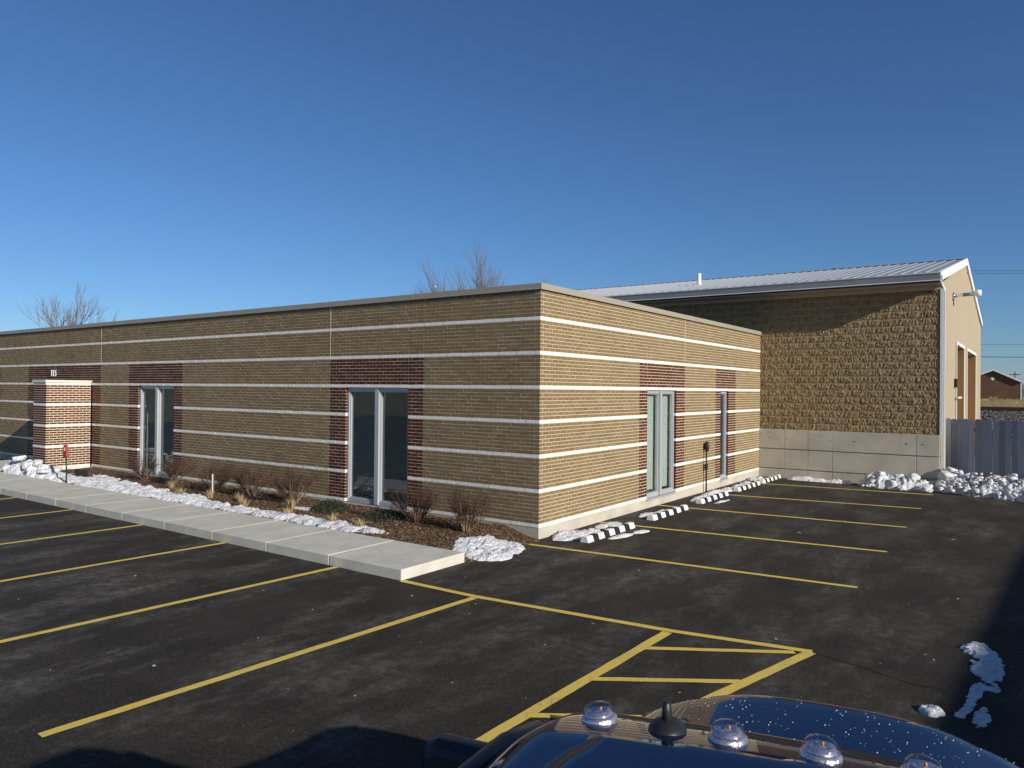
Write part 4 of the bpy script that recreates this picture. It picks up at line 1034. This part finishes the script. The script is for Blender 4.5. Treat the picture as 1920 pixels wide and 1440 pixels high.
for s_ in (-1, 1):
    m = MB(); m.box(s_*.45-.25,.7,.66,s_*.45+.25,1.2,1.0); m.box(s_*.45-.25,.6,1.0,s_*.45+.25,.75,1.55); m.obj('seat', BLK, truck, bevel=.05)
# wheels
for s_ in (-1, 1):
    for yc in (-1.05, 2.85):
        m = MB(); m.lathe([(.22,-.12),(.36,-.13),(.40,-.09),(.405,0),(.40,.09),(.36,.13),(.22,.12)], 28, (s_*.84,yc,.405), axis='x'); wh = m.obj('wheel', RUB, truck)
        m = MB(); m.lathe([(.001,.05),(.06,.09),(.10,.05),(.18,.06),(.225,.115),(.225,-.1)] if s_ > 0 else [(.001,-.05),(.06,-.09),(.10,-.05),(.18,-.06),(.225,-.115),(.225,.1)], 24, (s_*.84,yc,.405), axis='x'); m.obj('rim', CHR, wh)
# roof marker lights
def roof_z(x, y):
    half = .69 - .035*max(0,(y-1.2)/.64)**2; u = x/half/2+.5; return roofp(u, (y-.34)/1.5)[2]
for x, y in ((-.475,1.665), (-.185,1.655), (0.0,1.655), (.185,1.655), (.475,1.665)):
    z = roof_z(x, y)
    m = MB(); m.lathe([(.052,-.012),(.052,.006),(.048,.011),(.001,.011)], 20, (0,0,0)); cl = m.obj('marker_light', PEARL, truck, (x, y, z+.002)); cl.rotation_euler = (R_(-7), R_(-9)*(-x/.45), 0); cl.scale = (.8, .92, .8)
    m = MB(); m.lathe([(.047,.012),(.046,.020),(.042,.032),(.032,.043),(.016,.049),(.0005,.050)], 20); m.obj('lens', LENS, cl)
    m = MB(); m.lathe([(.041,.013),(.034,.028),(.020,.020),(.012,.024),(.0005,.025)], 14); m.obj('reflector', PEARL, cl)
    m = MB(); m.lathe([(.0005,.022),(.0035,.025),(.004,.030),(.0005,.033)], 10, (.004,.01,0)); m.obj('bulb', AMB, cl)
m = MB(); m.lathe([(.047,-.012),(.046,.006),(.039,.018),(.026,.028),(.014,.034),(.0005,.035)], 20, (0,0,0)); an = m.obj('antenna', PLAS, truck, (-.315,1.655,roof_z(-.315,1.655))); an.scale = (.9, 1.1, .8)
m = MB(); m.tube([(0,0,.025),(0,-.004,.05),(0,-.008,.082),(0,-.008,.086)], [.0145,.0125,.010,.004], 10); m.obj('antenna_stub', PLAS, an)
# beads of ice on the hood
m = MB(); rr = random.Random(66)
for k in range(330):
    x = rr.uniform(-.62,.8); y = rr.uniform(2.75,3.4) if rr.random() < .9 else rr.uniform(2.45,3.5)
    z = hoodz(x, y); r_ = rr.choice((.0015,.002,.0025,.0035))
    P = [(x+r_*math.cos(t_), y+r_*1.2*math.sin(t_), z) for t_ in frange(0, 5.24, 6)]; top = (x, y, z+r_*.9)
    for i in range(6): m.tri(P[i], P[(i+1) % 6], top, sm=True)
tag(m.obj('ice_beads', SNOW, hood), kind='stuff')
